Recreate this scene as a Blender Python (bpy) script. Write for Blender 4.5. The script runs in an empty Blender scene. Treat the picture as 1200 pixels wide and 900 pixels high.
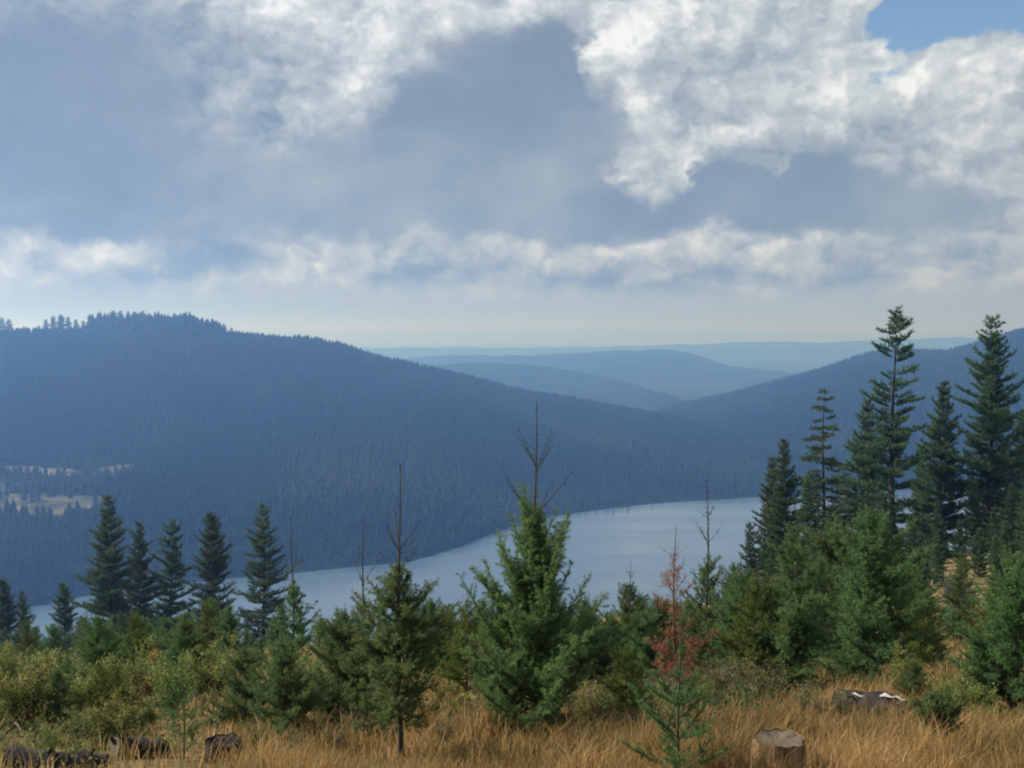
import bpy, math, random
import numpy as np

# ----------------------------------------------------------------- camera, sky, sun, exposure
F = 1300.0                     # focal length in photo pixels (1200 x 900)
PITCH = math.atan(60.0 / F)    # camera tilted down: horizon at row 390
scene = bpy.context.scene
COL = scene.collection

cam_d = bpy.data.cameras.new("camera")
cam_d.sensor_width = 36.0
cam_d.lens = 36.0 * F / 1200.0
cam_d.clip_start = 0.1
cam_d.clip_end = 300000.0
cam = bpy.data.objects.new("camera", cam_d)
COL.objects.link(cam)
cam.location = (0, 0, 0)
cam.rotation_euler = (math.pi / 2 - PITCH, 0, 0)
scene.camera = cam

SUN_AZ = math.radians(-80)     # from +Y towards -X (left of the view)
SUN_EL = math.radians(38)
sun_d = bpy.data.lights.new("sun", 'SUN')
sun_d.energy = 5.0
sun_d.angle = math.radians(0.5)
sun_d.color = (1.0, 0.965, 0.915)
sun = bpy.data.objects.new("sun", sun_d)
COL.objects.link(sun)
to_sun = (math.sin(SUN_AZ) * math.cos(SUN_EL), math.cos(SUN_AZ) * math.cos(SUN_EL), math.sin(SUN_EL))
from mathutils import Vector
sun.rotation_euler = Vector(to_sun).to_track_quat('Z', 'Y').to_euler()
sun.location = (-300, 200, 400)

vs = scene.view_settings
vs.view_transform = 'Standard'
vs.look = 'None'
vs.exposure = 0.5
vs.gamma = 1.0
vs.use_curve_mapping = False
cy = scene.cycles
cy.max_bounces = 6
cy.diffuse_bounces = 2
cy.glossy_bounces = 2
cy.transmission_bounces = 2
cy.volume_bounces = 1
cy.transparent_max_bounces = 8
cy.use_denoising = True
cy.denoiser = 'OPENIMAGEDENOISE'
cy.caustics_reflective = False
cy.caustics_refractive = False
cy.filter_width = 2.0


def pix(px, py):
    """photo pixel -> direction as (X/Y, Z/Y), Y forward"""
    a = (px - 600.0) / F
    b = (450.0 - py) / F
    c, s = math.cos(PITCH), math.sin(PITCH)
    k = c + b * s
    return a / k, (b * c - s) / k


class NT:
    """small helper for node graphs"""
    def __init__(self, tree):
        self.t = tree
        self.n = tree.nodes
        self.l = tree.links

    def node(self, kind, **kw):
        nd = self.n.new(kind)
        for k, v in kw.items():
            setattr(nd, k, v)
        return nd

    def put(self, sock, v):
        if isinstance(v, bpy.types.NodeSocket):
            self.l.new(v, sock)
        elif v is not None:
            sock.default_value = v

    def m(self, op, a, b=None, c=None, clamp=False):
        nd = self.n.new('ShaderNodeMath')
        nd.operation = op
        nd.use_clamp = clamp
        self.put(nd.inputs[0], a)
        if b is not None:
            self.put(nd.inputs[1], b)
        if c is not None:
            self.put(nd.inputs[2], c)
        return nd.outputs[0]

    def vm(self, op, a, b=None):
        nd = self.n.new('ShaderNodeVectorMath')
        nd.operation = op
        self.put(nd.inputs[0], a)
        if b is not None:
            self.put(nd.inputs[1], b)
        return nd.outputs[0]

    def noise(self, vec, scale, detail=6.0, rough=0.55, lac=2.0, dist=0.0, col=False):
        nd = self.n.new('ShaderNodeTexNoise')
        self.put(nd.inputs['Vector'], vec)
        nd.inputs['Scale'].default_value = scale
        nd.inputs['Detail'].default_value = detail
        nd.inputs['Roughness'].default_value = rough
        nd.inputs['Lacunarity'].default_value = lac
        nd.inputs['Distortion'].default_value = dist
        return nd.outputs['Color' if col else 'Fac']

    def smooth(self, v, a, b):
        nd = self.n.new('ShaderNodeMapRange')
        nd.interpolation_type = 'SMOOTHSTEP'
        self.put(nd.inputs['Value'], v)
        nd.inputs['From Min'].default_value = a
        nd.inputs['From Max'].default_value = b
        return nd.outputs['Result']

    def ramp(self, v, stops):
        nd = self.n.new('ShaderNodeValToRGB')
        cr = nd.color_ramp
        while len(cr.elements) < len(stops):
            cr.elements.new(0.5)
        for e, (p, c) in zip(cr.elements, stops):
            e.position = p
            e.color = (c[0], c[1], c[2], 1)
        self.put(nd.inputs[0], v)
        return nd.outputs[0]

    def mix(self, f, a, b):
        nd = self.n.new('ShaderNodeMix')
        nd.data_type = 'RGBA'
        self.put(nd.inputs[0], f)
        self.put(nd.inputs[6], a if isinstance(a, bpy.types.NodeSocket) else (*a, 1))
        self.put(nd.inputs[7], b if isinstance(b, bpy.types.NodeSocket) else (*b, 1))
        return nd.outputs[2]


# ------------------------------------------------ world: Nishita sky with a cumulus deck
world = bpy.data.worlds.new("World")
scene.world = world
world.use_nodes = True
W = NT(world.node_tree)
W.n.clear()
w_out = W.node('ShaderNodeOutputWorld')
sky = W.node('ShaderNodeTexSky', sky_type='NISHITA')
sky.sun_disc = False
sky.sun_elevation = SUN_EL
sky.sun_rotation = SUN_AZ
sky.altitude = 300
sky.air_density = 1.0
sky.dust_density = 0.2
sky.ozone_density = 3.0
bg_sky = W.node('ShaderNodeBackground')
W.put(bg_sky.inputs['Color'], sky.outputs[0])
bg_sky.inputs['Strength'].default_value = 0.09

tc = W.node('ShaderNodeTexCoord')
dirv = tc.outputs['Generated']
sep = W.node('ShaderNodeSeparateXYZ')
W.put(sep.inputs[0], dirv)
dx, dy, dz = sep.outputs
hyp = W.m('SQRT', W.m('ADD', W.m('MULTIPLY', dx, dx), W.m('MULTIPLY', dy, dy)))
AZ = W.m('ARCTAN2', dx, dy)
EL = W.m('ARCTAN2', dz, hyp)
# cumulus space: direction with the vertical stretched, so puffs come out wider than tall
comb = W.node('ShaderNodeCombineXYZ')
W.put(comb.inputs[0], dx)
W.put(comb.inputs[1], dy)
W.put(comb.inputs[2], W.m('MULTIPLY', dz, 1.25))
P = comb.outputs[0]
warp_c = W.noise(P, 7.0, 5, 0.6, col=True)
warp_s = W.node('ShaderNodeSeparateXYZ')
W.put(warp_s.inputs[0], warp_c)
fine_c = W.noise(P, 28.0, 5, 0.62, col=True)
fine_s = W.node('ShaderNodeSeparateXYZ')
W.put(fine_s.inputs[0], fine_c)
AZw = W.m('ADD', AZ, W.m('ADD', W.m('MULTIPLY', W.m('SUBTRACT', warp_s.outputs[0], 0.5), 0.13),
                         W.m('MULTIPLY', W.m('SUBTRACT', fine_s.outputs[0], 0.5), 0.045)))
ELw = W.m('ADD', EL, W.m('ADD', W.m('MULTIPLY', W.m('SUBTRACT', warp_s.outputs[1], 0.5), 0.085),
                         W.m('MULTIPLY', W.m('SUBTRACT', fine_s.outputs[1], 0.5), 0.035)))


wpos = W.node('ShaderNodeCombineXYZ')
W.put(wpos.inputs[0], AZw)
W.put(wpos.inputs[1], ELw)
WP = wpos.outputs[0]


def blobs(items):
    """sum of soft elliptical masses at (column, row) with half-sizes in photo pixels, amplitude, tilt"""
    acc = 0.0
    for it in items:
        px, py, sx, sy, amp = it[:5]
        rot = it[5] if len(it) > 5 else 0.0
        power = it[6] if len(it) > 6 else 1.0
        tx, tz = pix(px, py)
        mp = W.node('ShaderNodeMapping', vector_type='TEXTURE')
        W.put(mp.inputs['Vector'], WP)
        mp.inputs['Location'].default_value = (math.atan(tx), math.atan(tz / math.hypot(1, tx)), 0)
        mp.inputs['Rotation'].default_value = (0, 0, math.radians(rot))
        mp.inputs['Scale'].default_value = (sx / F, sy / F, 1)
        dt = W.node('ShaderNodeVectorMath', operation='DOT_PRODUCT')
        W.put(dt.inputs[0], mp.outputs[0])
        W.put(dt.inputs[1], mp.outputs[0])
        q = dt.outputs['Value']
        if power != 1.0:
            q = W.m('POWER', q, power)
        acc = W.m('MULTIPLY_ADD', W.m('POWER', math.exp(-1), q), amp, acc)
    return acc


# the cloud deck: bright heaped tops, and in front of them the flat grey bases
away = W.m('MAXIMUM', W.smooth(W.m('ABSOLUTE', AZ), 0.50, 0.75), W.smooth(EL, 0.34, 0.50))
n1 = W.noise(P, 9.0, 8, 0.56, dist=0.2)


def billow(vec):
    vo = W.node('ShaderNodeTexVoronoi', feature='F1')
    vo.inputs['Scale'].default_value = 14.0
    vo.inputs['Detail'].default_value = 3.0
    vo.inputs['Roughness'].default_value = 0.52
    W.put(vo.inputs['Vector'], vec)
    return vo.outputs['Distance']


Pb = W.vm('ADD', P, W.vm('MULTIPLY', W.vm('SUBTRACT', fine_c, (0.5, 0.5, 0.5)), (0.06, 0.06, 0.06)))
v1 = billow(Pb)
v2 = billow(W.vm('ADD', Pb, (-0.007, 0.0, 0.010)))      # moved towards the sun: billows lit from the upper left
n2 = W.noise(W.vm('ADD', P, (-0.012, 0.0, 0.016)), 9.0, 8, 0.56, dist=0.2)
relief = W.m('ADD', W.m('SUBTRACT', n1, n2), W.m('MULTIPLY', W.m('SUBTRACT', v2, v1), 0.50))
puff = W.m('SUBTRACT', 0.85, v1)
lo = W.noise(P, 3.2, 3, 0.5)
tops = blobs([
    (430, 20, 130, 50, 0.26, -8), (320, 20, 50, 30, 0.10), (740, 25, 130, 55, 0.16, -8), (930, 20, 100, 45, 0.10), (860, 105, 80, 40, -0.10),
    (752, 130, 95, 22, 0.24, -52), (955, 140, 36, 24, 0.20), (1120, 130, 80, 60, 0.08, -35), (1160, 75, 60, 26, 0.20, 25), (1180, 215, 60, 45, 0.02),
    (560, 60, 40, 40, -0.12), (300, 115, 70, 60, -0.05), (170, 25, 110, 60, -0.20), (1010, 190, 70, 40, -0.10),
    (40, 298, 85, 20, 0.16), (175, 295, 28, 12, 0.22), (430, 272, 80, 16, 0.10), (640, 285, 120, 14, 0.10), (880, 288, 150, 14, 0.10), (1090, 324, 60, 12, 0.08),
    (240, 304, 80, 24, -0.36, 0, 1.5), (340, 290, 50, 18, -0.14), (560, 300, 50, 14, -0.10), (800, 300, 60, 14, -0.12), (700, 322, 170, 16, -0.22), (950, 322, 170, 16, -0.20), (470, 308, 80, 12, -0.16), (60, 322, 60, 10, -0.10), (600, 372, 1500, 30, -0.06),
])
bases = blobs([
    (40, 150, 175, 105, 0.95, 0, 2.0), (250, 215, 200, 48, 0.62, -6, 1.6), (470, 200, 170, 62, 0.85, 4, 1.8), (600, 155, 140, 105, 1.15, -32, 2.0),
    (660, 245, 260, 36, 0.9, 0, 2.0), (985, 240, 185, 42, 1.05, -3, 2.2), (640, 62, 42, 58, 0.7, 0, 1.5), (870, 205, 90, 38, 0.45), (130, 262, 150, 16, 0.5, 0, 1.5),
    (320, 120, 110, 60, 0.22), (90, 40, 150, 60, 0.50), (820, 130, 70, 40, 0.22), (1010, 175, 90, 40, 0.30), (250, 262, 140, 18, 0.30), (1000, 100, 60, 40, 0.12),
    (766, 213, 46, 27, -1.15, 10, 1.4), (745, 125, 80, 20, -0.55, -52), (896, 190, 15, 34, -0.55, 15), (830, 165, 30, 30, -0.3),
])
else_base = W.m('MULTIPLY', W.smooth(lo, 0.46, 0.58), away)
dark_in = W.m('ADD', W.m('MAXIMUM', bases, else_base), W.m('MULTIPLY', W.m('SUBTRACT', n1, 0.5), 0.75))
dark = W.smooth(dark_in, 0.05, 1.05)
light_b = W.m('ADD', W.m('ADD', 0.64, tops), W.m('ADD', W.m('ADD', W.m('MULTIPLY', W.m('SUBTRACT', n1, 0.5), 0.60), W.m('MULTIPLY', puff, 0.16)), W.m('MULTIPLY', relief, 1.0)))
lo2 = W.noise(P, 6.5, 4, 0.5)
dark_b = W.m('ADD', 0.24, W.m('ADD', W.m('MULTIPLY', W.m('SUBTRACT', lo2, 0.5), 0.75),
             W.m('ADD', W.m('MULTIPLY', W.m('SUBTRACT', n1, 0.5), 0.20), W.m('MULTIPLY', relief, 0.16))))
mixb = W.m('ADD', light_b, W.m('MULTIPLY', dark, W.m('SUBTRACT', dark_b, light_b)))
low_fade = W.smooth(EL, 0.020, 0.050)        # the last clouds over the horizon melt together
bright = W.m('ADD', 0.50, W.m('MULTIPLY', low_fade, W.m('SUBTRACT', mixb, 0.50)), clamp=True)
cloud_col = W.ramp(bright, [(0.0, (0.18, 0.245, 0.335)), (0.24, (0.25, 0.32, 0.41)), (0.46, (0.39, 0.45, 0.51)),
                            (0.66, (0.54, 0.60, 0.645)), (0.84, (0.75, 0.80, 0.82)), (1.0, (1.0, 1.03, 1.03))])
bg_cl = W.node('ShaderNodeBackground')
W.put(bg_cl.inputs['Color'], cloud_col)
bg_cl.inputs['Strength'].default_value = 0.66

# open sky: the gap at the upper right, and gaps of the same kind elsewhere
gap_here = blobs([(1090, 5, 72, 62, 1.15, 0, 1.6), (1185, -10, 90, 48, 0.95, 0, 1.6), (1045, 98, 24, 12, 0.45), (900, 85, 22, 14, 0.22, -40)])
gap_else = W.m('MULTIPLY', W.m('SUBTRACT', W.noise(P, 3.3, 6, 0.55), 0.10), away)
gap = W.m('MAXIMUM', W.smooth(W.m('ADD', gap_here, W.m('MULTIPLY', W.m('SUBTRACT', n1, 0.5), 0.7)), 0.40, 0.72),
          W.smooth(gap_else, 0.46, 0.56))
mixs = W.node('ShaderNodeMixShader')
W.put(mixs.inputs[0], gap)
W.l.new(bg_cl.outputs[0], mixs.inputs[1])
W.l.new(bg_sky.outputs[0], mixs.inputs[2])
W.l.new(mixs.outputs[0], w_out.inputs['Surface'])
world.cycles.sampling_method = 'MANUAL'
world.cycles.sample_map_resolution = 512

#==HEAD_END==
# ----------------------------------------------------------------- shared helpers
def link(o, parent=None, kind=None, label=None, cat=None, group=None):
    COL.objects.link(o)
    if parent is not None:
        o.parent = parent
    tag(o, label, cat, group, kind)
    return o


def tag(o, label=None, cat=None, group=None, kind=None):
    if label:
        o["label"] = label
    if cat:
        o["category"] = cat
    if group:
        o["group"] = group
    if kind:
        o["kind"] = kind
    return o


def empty(name, loc, rz=0.0, scale=1.0, **kw):
    o = bpy.data.objects.new(name, None)
    o.empty_display_size = 0.2
    o.location = loc
    o.rotation_euler = (0, 0, rz)
    o.scale = (scale, scale, scale)
    return link(o, **kw)


def mesh_np(name, verts, faces, mats, smooth=False, attrs=None, mat_idx=None):
    """verts (N,3); faces: list of int arrays (M,k)"""
    me = bpy.data.meshes.new(name)
    verts = np.asarray(verts, dtype=np.float32)
    me.vertices.add(len(verts))
    me.vertices.foreach_set('co', verts.ravel())
    if not isinstance(faces, (list, tuple)):
        faces = [faces]
    faces = [np.asarray(f, dtype=np.int32) for f in faces if len(f)]
    nl = sum(f.size for f in faces)
    nf = sum(len(f) for f in faces)
    me.loops.add(nl)
    me.polygons.add(nf)
    me.loops.foreach_set('vertex_index', np.concatenate([f.ravel() for f in faces]))
    starts, s = [], 0
    for f in faces:
        starts.append(s + np.arange(len(f)) * f.shape[1])
        s += f.size
    me.polygons.foreach_set('loop_start', np.concatenate(starts).astype(np.int32))
    if smooth:
        me.polygons.foreach_set('use_smooth', np.ones(nf, dtype=bool))
    if mat_idx is not None:
        me.polygons.foreach_set('material_index', np.asarray(mat_idx, dtype=np.int32))
    for k, v in (attrs or {}).items():
        at = me.attributes.new(k, 'FLOAT', 'POINT')
        at.data.foreach_set('value', np.asarray(v, dtype=np.float32))
    for m_ in (mats if isinstance(mats, (list, tuple)) else [mats]):
        me.materials.append(m_)
    me.update(calc_edges=True)
    me.validate()
    return me


def obj(name, me, parent=None, **kw):
    return link(bpy.data.objects.new(name, me), parent, **kw)


_tab = np.random.RandomState(77).rand(256, 256)


def vnoise(x, y):
    xi, yi = np.floor(x).astype(int), np.floor(y).astype(int)
    fx, fy = x - xi, y - yi
    fx, fy = fx * fx * (3 - 2 * fx), fy * fy * (3 - 2 * fy)
    g = lambda a, b: _tab[a & 255, b & 255]
    return (g(xi, yi) * (1 - fx) + g(xi + 1, yi) * fx) * (1 - fy) + (g(xi, yi + 1) * (1 - fx) + g(xi + 1, yi + 1) * fx) * fy


def fbm(x, y, octs=4):
    x, y = np.asarray(x, float), np.asarray(y, float)
    s, a = 0, 0.5
    for i in range(octs):
        s = s + a * (vnoise(x + 17.3 * i, y + 9.1 * i) - 0.5)
        x, y, a = x * 2.03, y * 2.03, a * 0.5
    return s


def sstep(v, a, b):
    t = np.clip((v - a) / (b - a), 0, 1)
    return t * t * (3 - 2 * t)


# ----------------------------------------------------------------- materials
def new_mat(name):
    m_ = bpy.data.materials.new(name)
    m_.use_nodes = True
    t = NT(m_.node_tree)
    t.n.clear()
    out = t.node('ShaderNodeOutputMaterial')
    return m_, t, out


def leaf_mat(name, dark, mid, tip, trans=0.35, rough=0.65, hue_var=0.05, spec=0.12):
    """needles and leaves: colour from a per-leaf tint (age), some light passes through"""
    m_, t, out = new_mat(name)
    at = t.node('ShaderNodeAttribute', attribute_name='tint')
    oi = t.node('ShaderNodeObjectInfo')
    geo = t.node('ShaderNodeNewGeometry')
    nz = t.noise(geo.outputs['Position'], 2.2, 3, 0.6)
    f = t.m('ADD', at.outputs['Fac'], t.m('MULTIPLY', t.m('SUBTRACT', nz, 0.5), 0.45), clamp=True)
    c = t.ramp(f, [(0.0, dark), (0.5, mid), (1.0, tip)])
    hsv = t.node('ShaderNodeHueSaturation')
    t.put(hsv.inputs['Hue'], t.m('ADD', 0.5 - hue_var / 2, t.m('MULTIPLY', oi.outputs['Random'], hue_var)))
    t.put(hsv.inputs['Value'], t.m('ADD', 0.85, t.m('MULTIPLY', oi.outputs['Random'], 0.3)))
    t.put(hsv.inputs['Color'], c)
    c = hsv.outputs[0]
    b = t.node('ShaderNodeBsdfPrincipled')
    t.put(b.inputs['Base Color'], c)
    b.inputs['Roughness'].default_value = rough
    b.inputs['Specular IOR Level'].default_value = spec
    tr = t.node('ShaderNodeBsdfTranslucent')
    t.put(tr.inputs['Color'], c)
    mx = t.node('ShaderNodeMixShader')
    mx.inputs[0].default_value = trans
    t.l.new(b.outputs[0], mx.inputs[1])
    t.l.new(tr.outputs[0], mx.inputs[2])
    t.l.new(mx.outputs[0], out.inputs['Surface'])
    return m_


def rough_mat(name, stops, scale=3.0, bump=0.3, rough=0.85, stretch=(1, 1, 1), bscale=None, bdist=0.02):
    m_, t, out = new_mat(name)
    tcn = t.node('ShaderNodeTexCoord')
    v = t.vm('MULTIPLY', tcn.outputs['Object'], stretch)
    n = t.noise(v, scale, 7, 0.62)
    c = t.ramp(n, stops)
    b = t.node('ShaderNodeBsdfPrincipled')
    t.put(b.inputs['Base Color'], c)
    b.inputs['Roughness'].default_value = rough
    b.inputs['Specular IOR Level'].default_value = 0.25
    if bump:
        bp = t.node('ShaderNodeBump')
        bp.inputs['Strength'].default_value = bump
        bp.inputs['Distance'].default_value = bdist
        t.put(bp.inputs['Height'], t.noise(v, bscale or scale * 3, 6, 0.65))
        t.l.new(bp.outputs[0], b.inputs['Normal'])
    t.l.new(b.outputs[0], out.inputs['Surface'])
    return m_


M = {}
M['fir'] = leaf_mat('young_fir_needles', (0.034, 0.070, 0.035), (0.100, 0.170, 0.060), (0.230, 0.290, 0.095), 0.48, hue_var=0.05)
M['fir_yellow'] = leaf_mat('yellowish_fir_needles', (0.05, 0.075, 0.016), (0.11, 0.145, 0.030), (0.20, 0.20, 0.045), 0.38)
M['fir_old'] = leaf_mat('mature_conifer_needles', (0.026, 0.055, 0.032), (0.068, 0.114, 0.050), (0.150, 0.185, 0.072), 0.38)
M['fir_red'] = leaf_mat('dying_red_needles', (0.15, 0.045, 0.045), (0.25, 0.085, 0.06), (0.33, 0.18, 0.075), 0.40)
M['leaf'] = leaf_mat('shrub_leaves', (0.055, 0.085, 0.022), (0.135, 0.175, 0.044), (0.28, 0.28, 0.08), 0.46)
M['leaf_autumn'] = leaf_mat('autumn_leaves', (0.22, 0.10, 0.02), (0.34, 0.15, 0.03), (0.40, 0.25, 0.05), 0.40)
M['weed'] = leaf_mat('dry_weed', (0.08, 0.085, 0.04), (0.16, 0.15, 0.075), (0.26, 0.22, 0.12), 0.35)
M['grass'] = leaf_mat('dry_grass_blades', (0.23, 0.18, 0.065), (0.48, 0.318, 0.115), (0.62, 0.46, 0.21), 0.48)
M['under'] = leaf_mat('undergrowth_leaves', (0.05, 0.08, 0.025), (0.125, 0.155, 0.05), (0.31, 0.24, 0.10), 0.44)
M['bark'] = rough_mat('conifer_bark', [(0.3, (0.035, 0.026, 0.020)), (0.7, (0.10, 0.078, 0.060))], 6, 0.5, 0.9, (1, 1, 0.25))
M['bark_grey'] = rough_mat('old_conifer_bark', [(0.3, (0.030, 0.024, 0.020)), (0.7, (0.075, 0.060, 0.050))], 2.0, 0.4, 0.9, (1, 1, 0.2))
M['twig'] = rough_mat('green_twig_bark', [(0.3, (0.055, 0.062, 0.030)), (0.7, (0.12, 0.12, 0.055))], 9, 0, 0.8)
M['char'] = rough_mat('weathered_dark_wood', [(0.25, (0.010, 0.008, 0.008)), (0.55, (0.032, 0.025, 0.022)), (0.8, (0.09, 0.075, 0.065))], 5, 0.8, 0.9, (1, 1, 1), 12, 0.05)
M['stump'] = rough_mat('sunburnt_stump_wood', [(0.3, (0.06, 0.036, 0.020)), (0.5, (0.19, 0.115, 0.052)), (0.75, (0.36, 0.24, 0.12))], 14, 0.8, 0.9, (1, 1, 0.12), 30, 0.03)
M['pale_wood'] = rough_mat('bleached_wood', [(0.3, (0.22, 0.19, 0.16)), (0.7, (0.52, 0.49, 0.44))], 7, 0.5, 0.85, (1, 0.3, 1), 20)
M['cut'] = rough_mat('grey_cut_wood', [(0.3, (0.040, 0.032, 0.024)), (0.7, (0.155, 0.118, 0.078))], 9, 0.5, 0.9, (1, 1, 1), 25)

# ----------------------------------------------------------------- the near hillside (one sheet down to the lake and under it)
LAKE_Z = -250.0


def ground_z(x, y):
    x, y = np.asarray(x, float), np.asarray(y, float)
    d = np.maximum(y, 0)
    z = -1.70 - 0.25 * y * np.where(y > 0, 1, 0.45)
    tilt = sstep(d, 15, 110)
    z = z + 0.15 * np.clip(x, -90, 70) * tilt
    dk = 84 + 70 * sstep(np.abs(x), 14, 38)
    over = d - dk
    drop = np.where(over > 0, np.sqrt(over * over + 100) - 10, 0)
    z = z - 0.34 * drop
    z = z + 0.55 * fbm(x / 9.0 + 3, y / 9.0, 3) * sstep(d, 5, 14) + 0.22 * fbm(x / 1.7, y / 1.7 + 8, 3)
    z = z + 5.0 * fbm(x / 60.0, y / 60.0 + 2, 3) * sstep(d, 160, 260)
    return np.maximum(z, LAKE_Z - 12)


def ground_hit(px, py):
    tx, tz = pix(px, py)
    prev = 3.0
    for y in np.arange(3.0, 220.0, 0.1):
        if tz * y < float(ground_z(tx * y, y)):
            return tx * y, y, float(ground_z(tx * y, y))
    return tx * 60, 60, float(ground_z(tx * 60, 60))


def make_ground():
    rs = np.concatenate([np.linspace(-60, 3, 12), np.arange(4, 45, 0.3), np.geomspace(45, 1100, 110)])
    us = np.concatenate([np.linspace(-1, 1, 260)])
    Y, U = np.meshgrid(rs, us, indexing='ij')
    half = np.maximum(25 + np.abs(Y) * 0.95, 30)
    X = U * half
    Z = ground_z(X, Y)
    v = np.stack([X, Y, Z], -1).reshape(-1, 3)
    n, m_ = Y.shape
    idx = np.arange(n * m_).reshape(n, m_)
    q = np.stack([idx[:-1, :-1], idx[:-1, 1:], idx[1:, 1:], idx[1:, :-1]], -1).reshape(-1, 4)
    mt, t, out = new_mat('hillside_soil')
    geo = t.node('ShaderNodeNewGeometry')
    p = geo.outputs['Position']
    nb = t.noise(p, 0.35, 5, 0.6)
    nf = t.noise(p, 5.0, 8, 0.68)
    a = t.ramp(nf, [(0.28, (0.085, 0.060, 0.034)), (0.55, (0.22, 0.152, 0.070)), (0.75, (0.38, 0.27, 0.13))])
    g = t.ramp(nf, [(0.28, (0.035, 0.038, 0.016)), (0.55, (0.085, 0.085, 0.03)), (0.75, (0.15, 0.125, 0.05))])
    c = t.mix(t.smooth(nb, 0.42, 0.62), a, g)
    b = t.node('ShaderNodeBsdfPrincipled')
    t.put(b.inputs['Base Color'], c)
    b.inputs['Roughness'].default_value = 0.95
    b.inputs['Specular IOR Level'].default_value = 0.1
    bp = t.node('ShaderNodeBump')
    bp.inputs['Strength'].default_value = 0.8
    bp.inputs['Distance'].default_value = 0.08
    t.put(bp.inputs['Height'], nf)
    t.l.new(bp.outputs[0], b.inputs['Normal'])
    t.l.new(b.outputs[0], out.inputs['Surface'])
    return obj('hillside', mesh_np('hillside', v, q, mt, smooth=True), kind='structure')


make_ground()

# ----------------------------------------------------------------- lake
def make_lake():
    mt, t, out = new_mat('lake_water')
    geo = t.node('ShaderNodeNewGeometry')
    p = t.vm('MULTIPLY', geo.outputs['Position'], (1.0, 0.45, 1.0))
    n = t.noise(p, 0.9, 4, 0.6)
    n2 = t.noise(t.vm('MULTIPLY', geo.outputs['Position'], (0.0035, 0.016, 1.0)), 1.0, 4, 0.5)
    b = t.node('ShaderNodeBsdfPrincipled')
    b.inputs['Base Color'].default_value = (0.06, 0.10, 0.15, 1)
    b.inputs['IOR'].default_value = 1.33
    t.put(b.inputs['Roughness'], t.m('ADD', 0.13, t.m('MULTIPLY', t.smooth(n2, 0.3, 0.7), 0.16)))
    b.inputs['Specular IOR Level'].default_value = 0.6
    bp = t.node('ShaderNodeBump')
    bp.inputs['Strength'].default_value = 0.2
    bp.inputs['Distance'].default_value = 0.12
    t.put(bp.inputs['Height'], n)
    t.l.new(bp.outputs[0], b.inputs['Normal'])
    t.l.new(b.outputs[0], out.inputs['Surface'])
    v = [(-2600, 350, LAKE_Z), (2600, 350, LAKE_Z), (2600, 2400, LAKE_Z), (-2600, 2400, LAKE_Z)]
    return obj('lake', mesh_np('lake', v, np.array([[0, 1, 2, 3]]), mt), kind='structure')


make_lake()

# valley floor: the sheet that carries the land on to the horizon
FLOOR_Z = LAKE_Z - 14.0
def hill_mat(name, stops, patches=()):
    mt, t, out = new_mat(name)
    geo = t.node('ShaderNodeNewGeometry')
    p = geo.outputs['Position']
    n = t.noise(p, 0.012, 8, 0.62)
    c = t.ramp(n, stops)
    if patches:
        # hay meadows and cut ground: own shape, warped by noise
        wv = t.noise(p, 0.012, 4, 0.6, col=True)
        pw = t.vm('ADD', p, t.vm('MULTIPLY', t.vm('SUBTRACT', wv, (0.5, 0.5, 0.5)), (90, 70, 0)))
        s = t.node('ShaderNodeSeparateXYZ')
        t.put(s.inputs[0], pw)
        acc = None
        for (x, y, rx, ry) in patches:
            a = t.m('DIVIDE', t.m('SUBTRACT', s.outputs[0], x), rx)
            b_ = t.m('DIVIDE', t.m('SUBTRACT', s.outputs[1], y), ry)
            q = t.m('ADD', t.m('MULTIPLY', a, a), t.m('MULTIPLY', b_, b_))
            k = t.m('SUBTRACT', 1.0, t.smooth(q, 0.75, 1.1))
            acc = k if acc is None else t.m('MAXIMUM', acc, k)
        c = t.mix(acc, c, t.ramp(t.noise(p, 0.03, 5, 0.6), [(0.38, (0.025, 0.032, 0.018)), (0.52, (0.09, 0.085, 0.055)), (0.75, (0.18, 0.165, 0.12))]))
    b = t.node('ShaderNodeBsdfPrincipled')
    t.put(b.inputs['Base Color'], c)
    b.inputs['Roughness'].default_value = 1.0
    b.inputs['Specular IOR Level'].default_value = 0.0
    t.l.new(b.outputs[0], out.inputs['Surface'])
    return mt


def make_floor():
    R = 46000.0
    a = np.linspace(0, 2 * np.pi, 97)[:-1]
    v = np.concatenate([[[0, 0, FLOOR_Z]], np.stack([R * np.cos(a), R * np.sin(a), np.full(96, FLOOR_Z)], -1)])
    i = np.arange(96)
    f = np.stack([np.zeros(96, int), 1 + i, 1 + (i + 1) % 96], -1)
    mt = hill_mat('valley_ground', [(0.3, (0.02, 0.03, 0.017)), (0.6, (0.035, 0.045, 0.024)), (0.8, (0.07, 0.07, 0.04))])
    return obj('valley_floor', mesh_np('valley_floor', v, f, mt), kind='structure')


make_floor()


# ----------------------------------------------------------------- hills
FOREST = [(0.3, (0.008, 0.013, 0.010)), (0.55, (0.013, 0.019, 0.013)), (0.8, (0.024, 0.030, 0.018))]


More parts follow.
